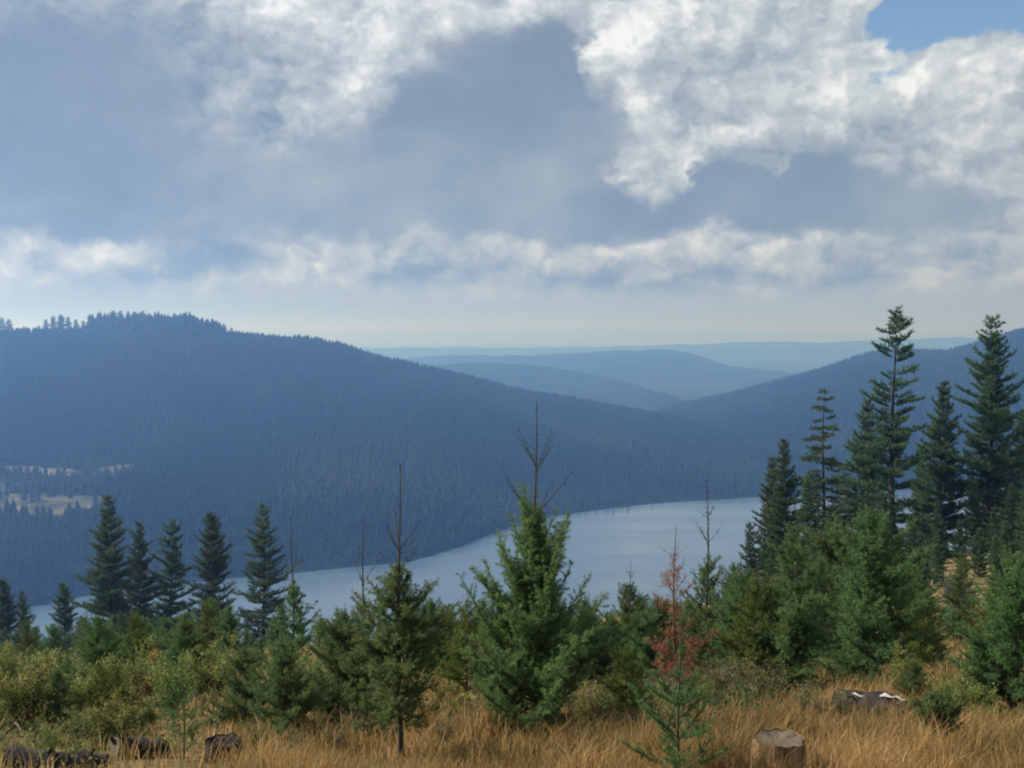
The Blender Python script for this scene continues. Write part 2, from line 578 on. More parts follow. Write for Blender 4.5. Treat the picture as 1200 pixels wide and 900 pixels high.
class Hill:
    """A ridge: crest line and foot line given in plan, a slope profile between them."""
    def __init__(self, name, crest, foot, base, mat, nt=70, npx=220, bench=None, rough=12.0, gullies=0.10, back=1.35):
        self.name = name
        cx = np.array([c[0] for c in crest], float)
        pxs = np.linspace(cx[0], cx[-1], npx)
        cyv = np.interp(pxs, cx, [c[1] for c in crest])
        cd = np.interp(pxs, cx, [c[2] for c in crest])
        fd = np.interp(pxs, [c[0] for c in foot], [c[1] for c in foot])
        k = np.array([3, 2, 1]) / 6.0
        tx = np.array([pix(p, y)[0] for p, y in zip(pxs, cyv)])
        tz = np.array([pix(p, y)[1] for p, y in zip(pxs, cyv)])
        tt = np.concatenate([np.linspace(0, 1, nt), np.linspace(1.02, back, 14)])
        T, J = np.meshgrid(tt, np.arange(npx), indexing='ij')
        cdJ, fdJ = cd[J], fd[J]
        D = fdJ + (cdJ - fdJ) * T
        X = tx[J] * D
        Zc = tz[J] * cdJ
        hgt = Zc - base
        prof = np.where(T <= 1, np.sin(np.clip(T, 0, 1) * np.pi / 2) ** 1.15, 1 - 0.55 * np.clip(T - 1, 0, 1) / (back - 1))
        if bench is not None:
            bw = np.interp(pxs, [b[0] for b in bench], [b[1] for b in bench])[J]
            u = D - fdJ
            zb = 46 * sstep(u, 0, 230) + 10 * sstep(u, 230, 600) + np.clip(hgt - 56, 0, None) * sstep(u, 480, np.maximum(cdJ - fdJ, 700)) ** 0.9
            zb = np.where(T <= 1, zb, hgt * prof)
            zz = hgt * prof * (1 - bw) + zb * bw
        else:
            zz = hgt * prof
        env = np.clip(np.sin(np.clip(T, 0, 1) * np.pi), 0, 1)
        zz = zz + hgt * gullies * env * (fbm(X / 330.0 + 5, D / 900.0 + 3, 3) * 2.4)
        zz = zz + rough * fbm(X / (130.0 + 2.2 * rough), D / 130.0, 4) * (0.25 + 0.6 * (rough > 20) + env) * np.clip(T * 6, 0, 1)
        self.V = np.stack([X, D, base + zz], -1)
        self.nt = nt
        n, m_ = T.shape
        idx = np.arange(n * m_).reshape(n, m_)
        q = np.stack([idx[:-1, :-1], idx[:-1, 1:], idx[1:, 1:], idx[1:, :-1]], -1).reshape(-1, 4)
        self.pxs = pxs
        obj('hill', mesh_np(name, self.V.reshape(-1, 3), q, mat, smooth=True), kind='structure')

    def scatter(self, n, rng, px0, px1, t1=1.04):
        """points on the slope, even per square metre"""
        V = self.V
        rows = V.shape[0]
        top = min(rows - 2, int(self.nt * t1))
        j0 = int(np.searchsorted(self.pxs, px0))
        j1 = min(int(np.searchsorted(self.pxs, px1)), V.shape[1] - 2)
        A = V[:top, j0:j1]
        e1 = V[1:top + 1, j0:j1] - A
        e2 = V[:top, j0 + 1:j1 + 1] - A
        area = np.abs(e1[..., 0] * e2[..., 1] - e1[..., 1] * e2[..., 0])
        pr = (area / area.sum()).ravel()
        c = rng.choice(len(pr), n, p=pr)
        i, j = np.unravel_index(c, area.shape)
        j = j + j0
        a, b = rng.rand(n, 1), rng.rand(n, 1)
        return V[i, j] * (1 - a) * (1 - b) + V[i + 1, j] * a * (1 - b) + V[i, j + 1] * (1 - a) * b + V[i + 1, j + 1] * a * b

    def crest_point(self, px, t=0.985):
        j = int(np.clip(np.searchsorted(self.pxs, px), 0, len(self.pxs) - 1))
        return self.V[int(self.nt * t) - 1, j]


def shore(px, py):
    return px, LAKE_Z / pix(px, py)[1]


FOOT = [shore(*p) for p in [(-900, 770), (0, 735), (100, 712), (226, 695), (350, 682), (480, 668), (540, 650), (580, 632),
                            (640, 614), (700, 606), (790, 598), (870, 591), (960, 584), (1100, 578), (1300, 570), (2000, 560)]]
PATCHES = [(-590, 1330, 95, 62), (-535, 1300, 50, 48), (-560, 1570, 42, 34), (-650, 1540, 70, 24), (-505, 1360, 22, 20), (-700, 1420, 80, 26)]
m_left = hill_mat('forest_hill', FOREST, PATCHES)
m_far = hill_mat('far_forest_hill', FOREST)
left_hill = Hill('hill', [(-900, 360, 2500), (-300, 388, 2500), (0, 391, 2500), (60, 390, 2500), (130, 387, 2500), (200, 384, 2500), (240, 384, 2500),
                          (275, 395, 2550), (300, 397, 2580), (370, 401, 2620), (400, 406, 2650), (440, 418, 2700), (480, 428, 2720), (540, 442, 2750),
                          (600, 459, 2760), (680, 474, 2750), (750, 486, 2680), (800, 497, 2500), (850, 514, 2250), (900, 534, 2000), (950, 557, 1810),
                          (1000, 577, 1690)], FOOT, LAKE_Z - 4, m_left, bench=[(-900, 1), (430, 1), (600, 0), (1000, 0)])
right_hill = Hill('hill', [(640, 520, 2500), (740, 495, 2950), (790, 480, 3300), (850, 467, 3500), (900, 453, 3600), (960, 437, 3600), (1020, 417, 3500),
                           (1060, 414, 3400), (1110, 416, 3300), (1170, 399, 3200), (1200, 390, 3150), (1400, 345, 3000), (2000, 350, 2800)],
                  [(640, 2300), (900, 1900), (960, 1720), (1100, 1730), (1300, 1800), (2000, 1900)], LAKE_Z - 4, m_far, nt=60, npx=160)
Hill('hill', [(300, 445, 5200), (430, 438, 5200), (520, 428, 5200), (580, 426, 5200), (640, 430, 5200), (690, 438, 5100), (740, 450, 4800), (800, 467, 3900), (860, 480, 3400)],
     [(300, 4300), (700, 4200), (860, 3100)], FLOOR_Z - 3, m_far, nt=50, npx=150, rough=30)
Hill('hill', [(350, 436, 7600), (450, 424, 7600), (520, 418, 7600), (600, 417, 7500), (700, 413, 7400), (750, 411, 7400), (785, 410, 7300), (820, 417, 7300),
              (860, 430, 7300), (910, 436, 6600), (980, 446, 5600), (1100, 450, 5300)],
     [(350, 6000), (860, 5700), (1100, 4800)], FLOOR_Z - 3, m_far, nt=50, npx=200, rough=45)
Hill('hill', [(100, 408, 12500), (700, 408, 12500), (820, 404, 12500), (900, 400, 12500), (960, 402, 12500), (1100, 396, 12500), (1500, 400, 12500)],
     [(100, 10500), (1500, 10500)], FLOOR_Z - 3, m_far, nt=40, npx=160, rough=50)
Hill('hill', [(-800, 388, 37000), (250, 389, 37000), (420, 388, 37000), (560, 387, 37000), (700, 385, 37000), (790, 385.5, 37000), (900, 387, 37000), (1010, 391, 37000), (1800, 390, 37000)],
     [(-800, 30000), (1800, 30000)], FLOOR_Z - 3, m_far, nt=40, npx=260, rough=90, back=1.2)


# ----------------------------------------------------------------- conifer forest on the hills (a far wood: one mass)
def low_conifers(pts, hts, rng, sides=5, rad=0.21, tiers=((0.08, 0.62, 1.0), (0.38, 1.0, 0.68))):
    """two ragged cones per tree, all trees as one set of triangles"""
    n = len(pts)
    V, Fc, tint = [], [], []
    tn = np.clip(0.45 + 0.25 * (rng.rand(n) - 0.5) + 1.9 * fbm(pts[:, 0] / 210.0 + 31, pts[:, 1] / 300.0, 4), 0, 1)
    off = 0
    for (z0, z1, rr) in tiers:
        ang = np.linspace(0, 2 * np.pi, sides, endpoint=False)[None] + rng.rand(n, 1) * 6.28
        r = hts[:, None] * rad * rr * (0.75 + 0.5 * rng.rand(n, sides))
        ring = np.stack([pts[:, None, 0] + r * np.cos(ang), pts[:, None, 1] + r * np.sin(ang),
                         pts[:, None, 2] + hts[:, None] * (z0 + 0.08 * rng.rand(n, sides))], -1)
        apex = pts + np.stack([0 * hts, 0 * hts, hts * z1], -1)
        blk = np.concatenate([ring, apex[:, None]], 1)
        idx = off + np.arange(n)[:, None] * (sides + 1)
        i = np.arange(sides)[None]
        Fc.append(np.stack([idx + i, idx + (i + 1) % sides, idx + sides + 0 * i], -1).reshape(-1, 3))
        V.append(blk.reshape(-1, 3))
        off += n * (sides + 1)
        tint.append(np.repeat(tn, sides + 1))
    return np.concatenate(V), np.concatenate(Fc), np.concatenate(tint)


rng = np.random.RandomState(5)
M['forest'] = leaf_mat('far_forest_foliage', (0.006, 0.011, 0.009), (0.010, 0.016, 0.011), (0.022, 0.026, 0.016), 0.05, spec=0.0)


def wood(pts, hts, label, name='forest', **kw):
    v, f, t = low_conifers(pts, hts, rng, **kw)
    o = obj(name, mesh_np('forest', v, f, M['forest'], attrs={'tint': t}), kind='stuff', label=label, cat='forest')
    return o


p = left_hill.scatter(60000, rng, -500, 1000)
keep = np.ones(len(p), bool)
for (x, y, rx, ry) in PATCHES:
    keep &= (((p[:, 0] - x) / rx) ** 2 + ((p[:, 1] - y) / ry) ** 2 > 0.9) | (rng.rand(len(p)) < 0.10)
    keep &= ~((np.abs(p[:, 0] - x) < rx * 0.8) & (p[:, 1] < y) & (p[:, 1] > y - 90) & (rng.rand(len(p)) < 0.55))
keep &= p[:, 2] > LAKE_Z + 1.5
# the crest left of the wooded top is almost bare
crest_bare = (p[:, 0] < -930) & (p[:, 1] > 2420) & (rng.rand(len(p)) < 0.7)
p = p[keep & ~crest_bare]
h = 9 + 9 * rng.rand(len(p)) ** 1.5 + 20 * np.clip(fbm(p[:, 0] / 160, p[:, 1] / 160, 3), -0.25, 1)
# old trees left standing along the wooded top
old_top = (p[:, 0] > -925) & (p[:, 0] < -650) & (p[:, 1] > 2380)
hump = np.interp(p[:, 0], [-925, -880, -780, -700, -650], [30, 34, 30, 26, 14])
h = np.where(old_top, hump * (0.55 + 0.75 * rng.rand(len(p)) + 1.3 * fbm(p[:, 0] / 26.0, p[:, 1] / 60.0, 2)), h)
wood(p, h, 'dense blue-green conifer forest covering the long hill across the lake', rad=0.27)
p = right_hill.scatter(20000, rng, 760, 1500)
p = p[p[:, 2] > LAKE_Z + 1.5]
wood(p, 12 + 10 * rng.rand(len(p)), 'hazy conifer forest on the hillside behind the tall firs', rad=0.26)
# forest on the steep lower slope below the clearing
q = np.stack([rng.uniform(-430, 430, 4200), rng.uniform(150, 600, 4200)], -1)
q = q[np.abs(q[:, 0]) < q[:, 1] * 0.75]
z = ground_z(q[:, 0], q[:, 1])
ok = (z > LAKE_Z + 2) & (q[:, 1] > 265)
wood(np.stack([q[ok, 0], q[ok, 1], z[ok]], -1), 11 + 8 * rng.rand(ok.sum()), 'forest on the steep slope dropping to the near lake shore', sides=9, rad=0.20,
     tiers=[(0.06 + 0.115 * i, min(1.0, 0.30 + 0.115 * i), 1.0 - 0.115 * i) for i in range(7)])


# ----------------------------------------------------------------- conifers near by
def norm(a):
    return a / np.maximum(np.linalg.norm(a, axis=-1, keepdims=True), 1e-9)


def tube(pts, rad, sides):
    pts = np.asarray(pts, float)
    n = len(pts)
    tan = norm(np.gradient(pts, axis=0))
    ref = np.array([0.31, 0.17, 1.0]) if abs(tan[0, 2]) < 0.9 else np.array([1.0, 0.2, 0.1])
    a = norm(np.cross(tan, ref))
    b = np.cross(tan, a)
    th = np.linspace(0, 2 * np.pi, sides, endpoint=False)
    r = np.asarray(rad)[:, None, None]
    v = pts[:, None] + r * (a[:, None] * np.cos(th)[None, :, None] + b[:, None] * np.sin(th)[None, :, None])
    idx = np.arange(n * sides).reshape(n, sides)
    nx = np.roll(idx, -1, axis=1)
    f = np.stack([idx[:-1], nx[:-1], nx[1:], idx[1:]], -1).reshape(-1, 4)
    return v.reshape(-1, 3), f


class Geo:
    def __init__(self):
        self.v, self.f, self.n = [], [], 0

    def add(self, v, f):
        self.v.append(v)
        self.f.append(np.asarray(f) + self.n)
        self.n += len(v)

    def mesh(self, name, mat, smooth=True):
        return mesh_np(name, np.concatenate(self.v), np.concatenate(self.f), mat, smooth=smooth)


def needles(Pn, Dn, tn, m_, L, Wd, spread, rng):
    """m_ flat needles round each point; triangle each"""
    P_ = np.repeat(Pn, m_, 0)
    D_ = np.repeat(Dn, m_, 0)
    n = len(P_)
    r = norm(rng.normal(size=(n, 3)))
    perp = norm(r - (r * D_).sum(-1, keepdims=True) * D_)
    a = spread * (0.7 + 0.6 * rng.rand(n, 1))
    d = D_ * np.cos(a) + perp * np.sin(a)
    side = norm(np.cross(d, rng.normal(size=(n, 3))))
    l = L * (0.65 + 0.6 * rng.rand(n, 1))
    w = Wd * (0.7 + 0.6 * rng.rand(n, 1))
    v = np.stack([P_ - side * w / 2, P_ + side * w / 2, P_ + d * l], 1).reshape(-1, 3)
    f = np.arange(n * 3).reshape(n, 3)
    t = np.repeat(np.clip(np.repeat(tn, m_) + rng.normal(size=n) * 0.12, 0, 1), 3)
    return v, f, t


def conifer(seed, H, R, base=0.06, leader=0.12, nodes=11, per=6, inter=6, a_top=55, a_low=8, curve=0.25, shape=0.75,
            ds=0.075, side_len=0.40, sub=True, spacing=0.02, m_=3, nl=0.03, nw=0.007, spread=0.95, flat=0.7,
            r0=None, drop=0.0, lenvar=0.35, gap=None, top_whorls=(), lean=0.0, bare_low=0.15, twist=0.0, az_gap=None, tintb=0.35):
    """returns (wood mesh geometry, needle arrays). H height; R crown radius; crown from base*H up to (1-leader)*H"""
    rng = np.random.RandomState(seed)
    r0 = r0 or H * 0.0095
    tp = np.linspace(0, 1, 14)
    ph = rng.rand(2) * 6
    tx = lean * H * tp ** 1.5 + 0.006 * H * np.sin(tp * 7 + ph[0])
    ty = 0.006 * H * np.sin(tp * 6 + ph[1])
    tr = np.stack([tx - tx[0], ty - ty[0], tp * H], -1)
    rad = r0 * (1 - tp) ** 1.15 + 0.0035 * (1 if H < 8 else 6)
    rad[0] *= 1.35
    g = Geo()
    g.add(*tube(tr, rad, 7))
    trunk_at = lambda z: np.stack([np.interp(z, tr[:, 2], tr[:, 0]), np.interp(z, tr[:, 2], tr[:, 1]), z], -1)
    z0, z1 = base * H, (1 - leader) * H
    # branches: whorls, plus smaller ones between them
    zn = z0 + (z1 - z0) * np.linspace(0, 1, nodes) ** 0.9
    zs, kinds, azs = [], [], []
    for i, zz in enumerate(zn):
        k = per + rng.randint(-1, 2)
        a0 = rng.rand() * 6.28
        for j in range(k):
            zs.append(zz + rng.normal() * 0.006 * H)
            azs.append(a0 + 6.283 * j / k + rng.normal() * 0.25)
            kinds.append(1.0)
        if i < nodes - 1:
            for j in range(inter):
                zs.append(zz + (zn[i + 1] - zz) * rng.uniform(0.1, 0.95))
                azs.append(rng.rand() * 6.28)
                kinds.append(rng.uniform(0.5, 0.8))
    zs, kinds, azs = np.array(zs), np.array(kinds), np.array(azs)
    t = np.clip((z1 - zs) / (z1 - z0), 0, 1)
    L = R * (0.10 + 0.90 * t ** shape) * kinds * (1 + lenvar * (rng.rand(len(zs)) * 2 - 1))
    L *= np.where(t > 0.86, 0.80, 1.0)
    keep = rng.rand(len(zs)) > drop
    if gap is not None:
        for (ga, gb, pk) in gap:
            keep &= ~((zs > ga * H) & (zs < gb * H) & (rng.rand(len(zs)) > pk))
    if az_gap is not None:
        L *= 1 - az_gap[1] * (np.cos(azs - az_gap[0]) > 0.3)
    zs, kinds, azs, t, L = zs[keep], kinds[keep], azs[keep], t[keep], L[keep]
    a0 = np.radians(a_top + (a_low - a_top) * t ** 0.7 + rng.normal(size=len(t)) * 7)
    for (hz, n_, ln, ang) in top_whorls:       # thin bare shoots round the leader
        k = n_
        zs = np.append(zs, np.full(k, hz * H) + rng.normal(size=k) * 0.008 * H)
        azs = np.append(azs, rng.rand() * 6.28 + np.arange(k) * 6.283 / k + rng.normal(size=k) * 0.3)
        L = np.append(L, ln * H * rng.uniform(0.55, 1.15, k))
        a0 = np.append(a0, np.radians(ang) + rng.normal(size=k) * 0.12)
        t = np.append(t, np.full(k, -1.0))
    nb = len(zs)
    org = trunk_at(zs)
    hx = np.stack([np.cos(azs), np.sin(azs), np.zeros(nb)], -1)
    up = np.array([0, 0, 1.0])
    cu = np.where(t < 0, 0.12, curve) * (0.6 + 0.8 * rng.rand(nb))

    def bpos(i, s):
        return org[i] + hx[i] * (L[i] * s * np.cos(a0[i]))[:, None] + up * (L[i] * (s * np.sin(a0[i]) + cu[i] * s * s))[:, None]

    def btan(i, s):
        return norm(hx[i] * np.cos(a0[i])[:, None] + up * (np.sin(a0[i]) + 2 * cu[i] * s)[:, None])

    ss = np.linspace(0, 1, 5)
    brad = np.clip(L * 0.014, 0.0022, None)
    for i in range(nb):
        ii = np.full(5, i)
        g.add(*tube(bpos(ii, ss), brad[i] * (1 - 0.8 * ss), 3))
    # needle samples: along branches, side shoots and their own side shoots
    SP, SD, ST = [], [], []

    def sample(n_each, fpos, ftan, tintf):
        i = np.repeat(np.arange(len(n_each)), n_each)
        st = np.cumsum(n_each) - n_each
        s = (np.arange(len(i)) - st[i] + rng.rand(len(i))) / n_each[i]
        SP.append(fpos(i, s))
        SD.append(ftan(i, s))
        ST.append(tintf(i, s))

    full = t >= 0
    nE = np.maximum(2, (L / spacing * np.where(full, 0.85, 0.38))).astype(int)
    sample(nE, lambda i, s: bpos(i, bare_low + (1 - bare_low) * s), lambda i, s: btan(i, bare_low + (1 - bare_low) * s),
           lambda i, s: np.where(full[i], 0.2 + tintb * s + 0.2 * rng.rand(len(i)), 0.15))
    # side shoots
    nS = np.where(full, np.maximum(1, L * (1 - bare_low) / ds * 2).astype(int), 0)
    bi = np.repeat(np.arange(nb), nS)
    st = np.cumsum(nS) - nS
    k = np.arange(len(bi)) - st[bi]
    s = np.clip(bare_low + (1 - bare_low) * (k + rng.rand(len(bi))) / np.maximum(nS[bi], 1), 0, 0.98)
    sgn = np.where(k % 2 == 0, 1.0, -1.0)
    T_ = btan(bi, s)
    sd = norm(np.cross(T_, up)) * sgn[:, None]
    rnd = norm(rng.normal(size=(len(bi), 3)))
    sd = norm(sd * flat + rnd * (1 - flat) * 1.2 + up * 0.12)
    ang = np.radians(rng.uniform(38, 62, len(bi)))[:, None]
    SDir = norm(T_ * np.cos(ang) + sd * np.sin(ang))
    SL = side_len * L[bi] * (1.05 - s) ** 0.8 * rng.uniform(0.5, 1.1, len(bi)) + ds * 0.6
    SO = bpos(bi, s)
    sbend = rng.uniform(0.0, 0.25, len(bi)) + 0.25 * twist
    spos = lambda i, q: SO[i] + SDir[i] * (SL[i] * q)[:, None] + up * (SL[i] * q * q * sbend[i])[:, None]
    stan = lambda i, q: norm(SDir[i] + up * (2 * q * sbend[i])[:, None])
    stint = lambda i, q: np.clip(0.12 + tintb * 1.2 * (s[i] * 0.5 + q * 0.5) + 0.25 * rng.rand(len(i)), 0, 1)
    sample(np.maximum(2, SL / spacing).astype(int), spos, stan, stint)
    if sub:
        nQ = np.clip((SL / (ds * 1.1)).astype(int) * 2, 0, 14)
        qi = np.repeat(np.arange(len(SL)), nQ)
        st2 = np.cumsum(nQ) - nQ
        k2 = np.arange(len(qi)) - st2[qi]
        qs = np.clip((k2 + 0.5 + rng.rand(len(qi))) / np.maximum(nQ[qi], 1), 0.05, 0.95)
        T2 = stan(qi, qs)
        s2 = norm(np.cross(T2, up)) * np.where(k2 % 2 == 0, 1.0, -1.0)[:, None]
        s2 = norm(s2 * flat + norm(rng.normal(size=(len(qi), 3))) * (1 - flat) + up * 0.1)
        D2 = norm(T2 * 0.68 + s2 * 0.73)
        L2 = SL[qi] * 0.42 * (1.1 - qs) * rng.uniform(0.6, 1.1, len(qi)) + ds * 0.3
        O2 = spos(qi, qs)
        sample(np.maximum(2, L2 / spacing).astype(int), lambda i, q: O2[i] + D2[i] * (L2[i] * q)[:, None], lambda i, q: D2[i],
               lambda i, q: np.clip(0.2 + tintb * (0.4 + 0.6 * s[qi[i]]) + 0.3 * rng.rand(len(i)), 0, 1))
    # leader
    nlz = int((H - z1) / spacing * 0.7)
    if nlz > 2:
        zz = z1 + (H - z1) * rng.rand(nlz)
        SP.append(trunk_at(zz))
        SD.append(np.repeat(up[None], nlz, 0))
        ST.append(np.full(nlz, 0.15))
    Pn, Dn, tn = np.concatenate(SP), np.concatenate(SD), np.concatenate(ST)
    thin = np.ones(len(Pn))
    return g, needles(Pn, Dn, tn, m_, nl, nw, spread, rng)


MESH = {}


def conifer_mesh(key, needle_mat, bark_mat, **kw):
    g, (v, f, t) = conifer(**kw)
    if key == 'red':            # rust red below, orange towards the top, patchy
        hz = np.repeat(v[:, 2].reshape(-1, 3).mean(1) / kw['H'], 3)
        t = np.clip(0.15 + 1.0 * hz + (t - 0.4) * 0.9, 0, 1)
    MESH[key] = (g.mesh(key + '_trunk', bark_mat), mesh_np(key + '_crown', v, f, needle_mat, attrs={'tint': t}), kw['H'])
    return MESH[key]


def put_tree(key, name, x, y, label, cat='tree', group=None, rz=0.0, height=None, z=None):
    tm, cm, H = MESH[key]
    zz = float(ground_z(x, y)) - 0.03 * (H / 4) if z is None else z
    s = 1.0 if height is None else height / H
    e = empty(name, (x, y, zz), rz, s, label=label, cat=cat, group=group)
    obj('trunk', tm, e)
    obj('crown', cm, e)
    return e


def at_d(px, d, py_top):
    """a thing standing on the ground at forward distance d in column px; its height from its top row"""
    tx, tz = pix(px, py_top)
    x = tx * d
    return x, d, tz * d - float(ground_z(x, d))


def at_base(px, py_base, py_top):
    x, y, z = ground_hit(px, py_base)
    return x, y, pix(px, py_top)[1] * y - z


NEAR = dict(needle_mat=M['fir'], bark_mat=M['bark'])

# --- the fir in the middle with its long leader
x, y, Hh = at_base(628, 866, 468)
conifer_mesh('fir_a', M['fir'], M['bark'], seed=11, H=Hh, R=1.12, base=0.04, leader=0.35, nodes=12, per=6, inter=9, a_top=66, a_low=22, curve=0.40, shape=0.60, lenvar=0.5,
             ds=0.048, side_len=0.36, spacing=0.014, m_=3, nl=0.036, nw=0.009, flat=0.45,
             top_whorls=((0.80, 7, 0.13, 52), (0.665, 4, 0.14, 50)), tintb=0.45)
put_tree('fir_a', 'young_fir', x, y, 'bushy dark young fir with long leader and whorl of bare upturned shoots', rz=0.4)
# --- the fir left of it, bare stem at the foot
x, y, Hh = at_base(470, 893, 541)
conifer_mesh('fir_b', M['fir'], M['bark'], seed=23, H=Hh, R=0.68, lenvar=0.5, base=0.17, leader=0.37, nodes=9, per=6, inter=8, a_top=55, a_low=-4, curve=0.25, shape=0.50,
             ds=0.048, side_len=0.42, spacing=0.014, m_=3, nl=0.035, nw=0.009, flat=0.4,
             top_whorls=((0.72, 5, 0.15, 46), (0.64, 4, 0.11, 45)), tintb=0.42)
put_tree('fir_b', 'young_fir', x, y, 'young fir on a bare lower stem with tall straight leader above golden grass', rz=2.1)

# --- a stock of young firs for the thicket
YK = dict(lenvar=0.5, spacing=0.024, m_=3, nl=0.050, nw=0.0145, ds=0.070, side_len=0.36, flat=0.5)
conifer_mesh('mid_a', M['fir'], M['bark'], seed=31, H=4.6, R=1.6, base=0.03, leader=0.14, nodes=12, per=6, inter=7, a_top=58, a_low=8, curve=0.28, shape=0.62, top_whorls=((0.90, 5, 0.08, 50),), **YK)
conifer_mesh('mid_b', M['fir'], M['bark'], seed=32, H=4.2, R=1.3, base=0.04, leader=0.22, nodes=11, per=6, inter=6, a_top=55, a_low=4, curve=0.25, shape=0.66, top_whorls=((0.86, 5, 0.10, 48),), **YK)
conifer_mesh('mid_c', M['fir'], M['bark'], seed=33, H=3.2, R=1.2, base=0.02, leader=0.10, nodes=10, per=6, inter=7, a_top=50, a_low=10, curve=0.22, shape=0.50, **YK)
conifer_mesh('mid_d', M['fir_yellow'], M['bark'], seed=34, H=3.4, R=1.2, base=0.05, leader=0.15, nodes=9, per=5, inter=5, a_top=52, a_low=6, curve=0.25, shape=0.6, top_whorls=((0.88, 4, 0.10, 50),), **YK)
conifer_mesh('mid_e', M['fir'], M['bark'], seed=35, H=5.0, R=1.5, base=0.03, leader=0.09, nodes=14, per=6, inter=6, a_top=50, a_low=-2, curve=0.20, shape=0.75, **YK)
conifer_mesh('spindle', M['fir'], M['bark'], seed=36, H=3.6, R=0.62, base=0.05, leader=0.40, nodes=8, per=5, inter=5, a_top=55, a_low=15, curve=0.25, shape=0.6, top_whorls=((0.80, 4, 0.10, 45), (0.68, 4, 0.12, 42)), **YK)
conifer_mesh('sapling', M['fir'], M['twig'], seed=37, H=2.0, R=0.62, base=0.10, leader=0.30, nodes=6, per=5, inter=1, a_top=45, a_low=28, curve=0.18, shape=0.8,
             spacing=0.016, m_=3, nl=0.030, nw=0.008, ds=0.10, side_len=0.30, flat=0.7, sub=False, drop=0.1)

NAMED = [  # key, column, base row or None, distance or None, top row, label
    ('spindle', 428, 852, None, 603, 'spindly young fir with thin bent leader close behind the bare-stemmed fir'),
    ('mid_c', 405, 862, None, 706, 'low bushy fir spreading left of the bare-stemmed young fir'),
    ('mid_c', 332, 876, None, 742, 'squat dense dark fir with rounded top beside the black stump'),
    ('mid_c', 288, 862, None, 752, 'broad light green fir leaning over the black stump'),
    ('spindle', 341, None, 22, 603, 'thin young fir with a very long bare pole-like leader near the dark conifers'),
    ('mid_d', 548, 832, None, 688, 'yellow-green young fir standing left of the big bushy fir'),
    ('mid_c', 592, 862, None, 800, 'tiny bright green fir at the foot of the big bushy fir'),
    ('spindle', 826, 800, None, 557, 'slender young fir with bare leader against the lake, behind the red sapling'),
    ('mid_b', 739, None, 24, 655, 'dark young fir in front of the lake, between bushy fir and red sapling'),
    ('mid_e', 926, 818, None, 600, 'broad green young fir casting dark shade on the grass'),
    ('mid_a', 1019, 808, None, 575, 'broad young fir with pale spike top, standing behind the dark log'),
    ('mid_a', 1192, 842, None, 628, 'big spreading fir at the dry bank, shading the ground beside the small round fir'),
    ('mid_c', 1150, 838, None, 735, 'low sunlit fir hugging the big spreading fir'),
    ('sapling', 215, 892, None, 757, 'thin green sapling with few branches beside the black stump'),
    ('mid_d', 735, 862, None, 745, 'sparse yellow-green sapling at the grass edge left of the red sapling'),
    ('mid_b', 690, None, 21, 690, 'green young fir tucked behind the right flank of the big bushy fir'),
    ('mid_d', 120, 862, None, 770, 'yellow-green young fir among the shrubs and dark logs'),
    ('mid_b', 70, 858, None, 765, 'dark slim young fir among yellowish leafy shrubs'),
    ('mid_b', 868, None, 27, 650, 'young fir in front of the lake end, left of the broad green fir'),
    ('mid_d', 1075, None, 26, 680, 'pale green young fir between broad fir and the dry grass bank'),
    ('mid_e', 1128, None, 40, 640, 'green fir on the dry grass bank below the tall firs'),
    ('mid_c', 1070, 832, None, 770, 'low green fir behind the dark log'),
    ('mid_a', 770, None, 27, 690, 'young fir just behind the red dying sapling'),
    ('spindle', 648, None, 19, 640, 'slim young fir overlapping the big bushy fir from behind'),
    ('mid_a', 505, None, 21, 690, 'blue-green young fir in the gap between the two long-leadered firs'),
]
rnd = random.Random(4)
for key, px, bb, dd, tt, lab in NAMED:
    x, y, Hh = at_base(px, bb, tt) if bb else at_d(px, dd, tt)
    put_tree(key, 'young_fir' if Hh > 1.0 else 'fir_sapling', x, y, lab, rz=rnd.uniform(0, 6.28), height=Hh)

# front sapling by the grass, cut by the frame's lower edge
x, y, Hh = at_d(797, 10.2, 700)
conifer_mesh('front', M['fir'], M['twig'], seed=41, H=Hh, R=0.66, base=0.06, leader=0.42, nodes=4, per=6, inter=2, a_top=42, a_low=30, curve=0.12, shape=0.6,
             spacing=0.008, m_=4, nl=0.032, nw=0.008, ds=0.09, side_len=0.30, flat=0.75, sub=False, lenvar=0.2)
put_tree('front', 'fir_sapling', x, y, 'green sapling with open upswept whorls in front of the red sapling', rz=0.8)
# the dying red one behind it
x, y, Hh = at_base(791, 832, 614)
conifer_mesh('red', M['fir_red'], M['bark'], seed=43, H=Hh, R=0.66, lenvar=0.8, drop=0.22, base=0.10, leader=0.20, nodes=9, per=5, inter=5, a_top=50, a_low=12, curve=0.2, shape=0.7,
             spacing=0.024, m_=2, nl=0.045, nw=0.012, ds=0.085, side_len=0.42, flat=0.5, gap=((0.42, 0.58, 0.45),), top_whorls=((0.84, 5, 0.09, 35),))
put_tree('red', 'dying_sapling', x, y, 'dying fir sapling with rust red and orange needles before the lake', rz=1.0)
# small round fir in the golden grass
x, y, Hh = at_base(1097, 882, 820)
conifer_mesh('round', M['fir'], M['bark'], seed=45, H=Hh, R=0.27, base=0.40, leader=0.03, nodes=6, per=7, inter=8, a_top=60, a_low=10, curve=0.25, shape=0.40,
             spacing=0.011, m_=4, nl=0.032, nw=0.008, ds=0.035, side_len=0.5, flat=0.3)
put_tree('round', 'fir_sapling', x, y, 'small rounded bright green fir sapling standing alone in golden grass')

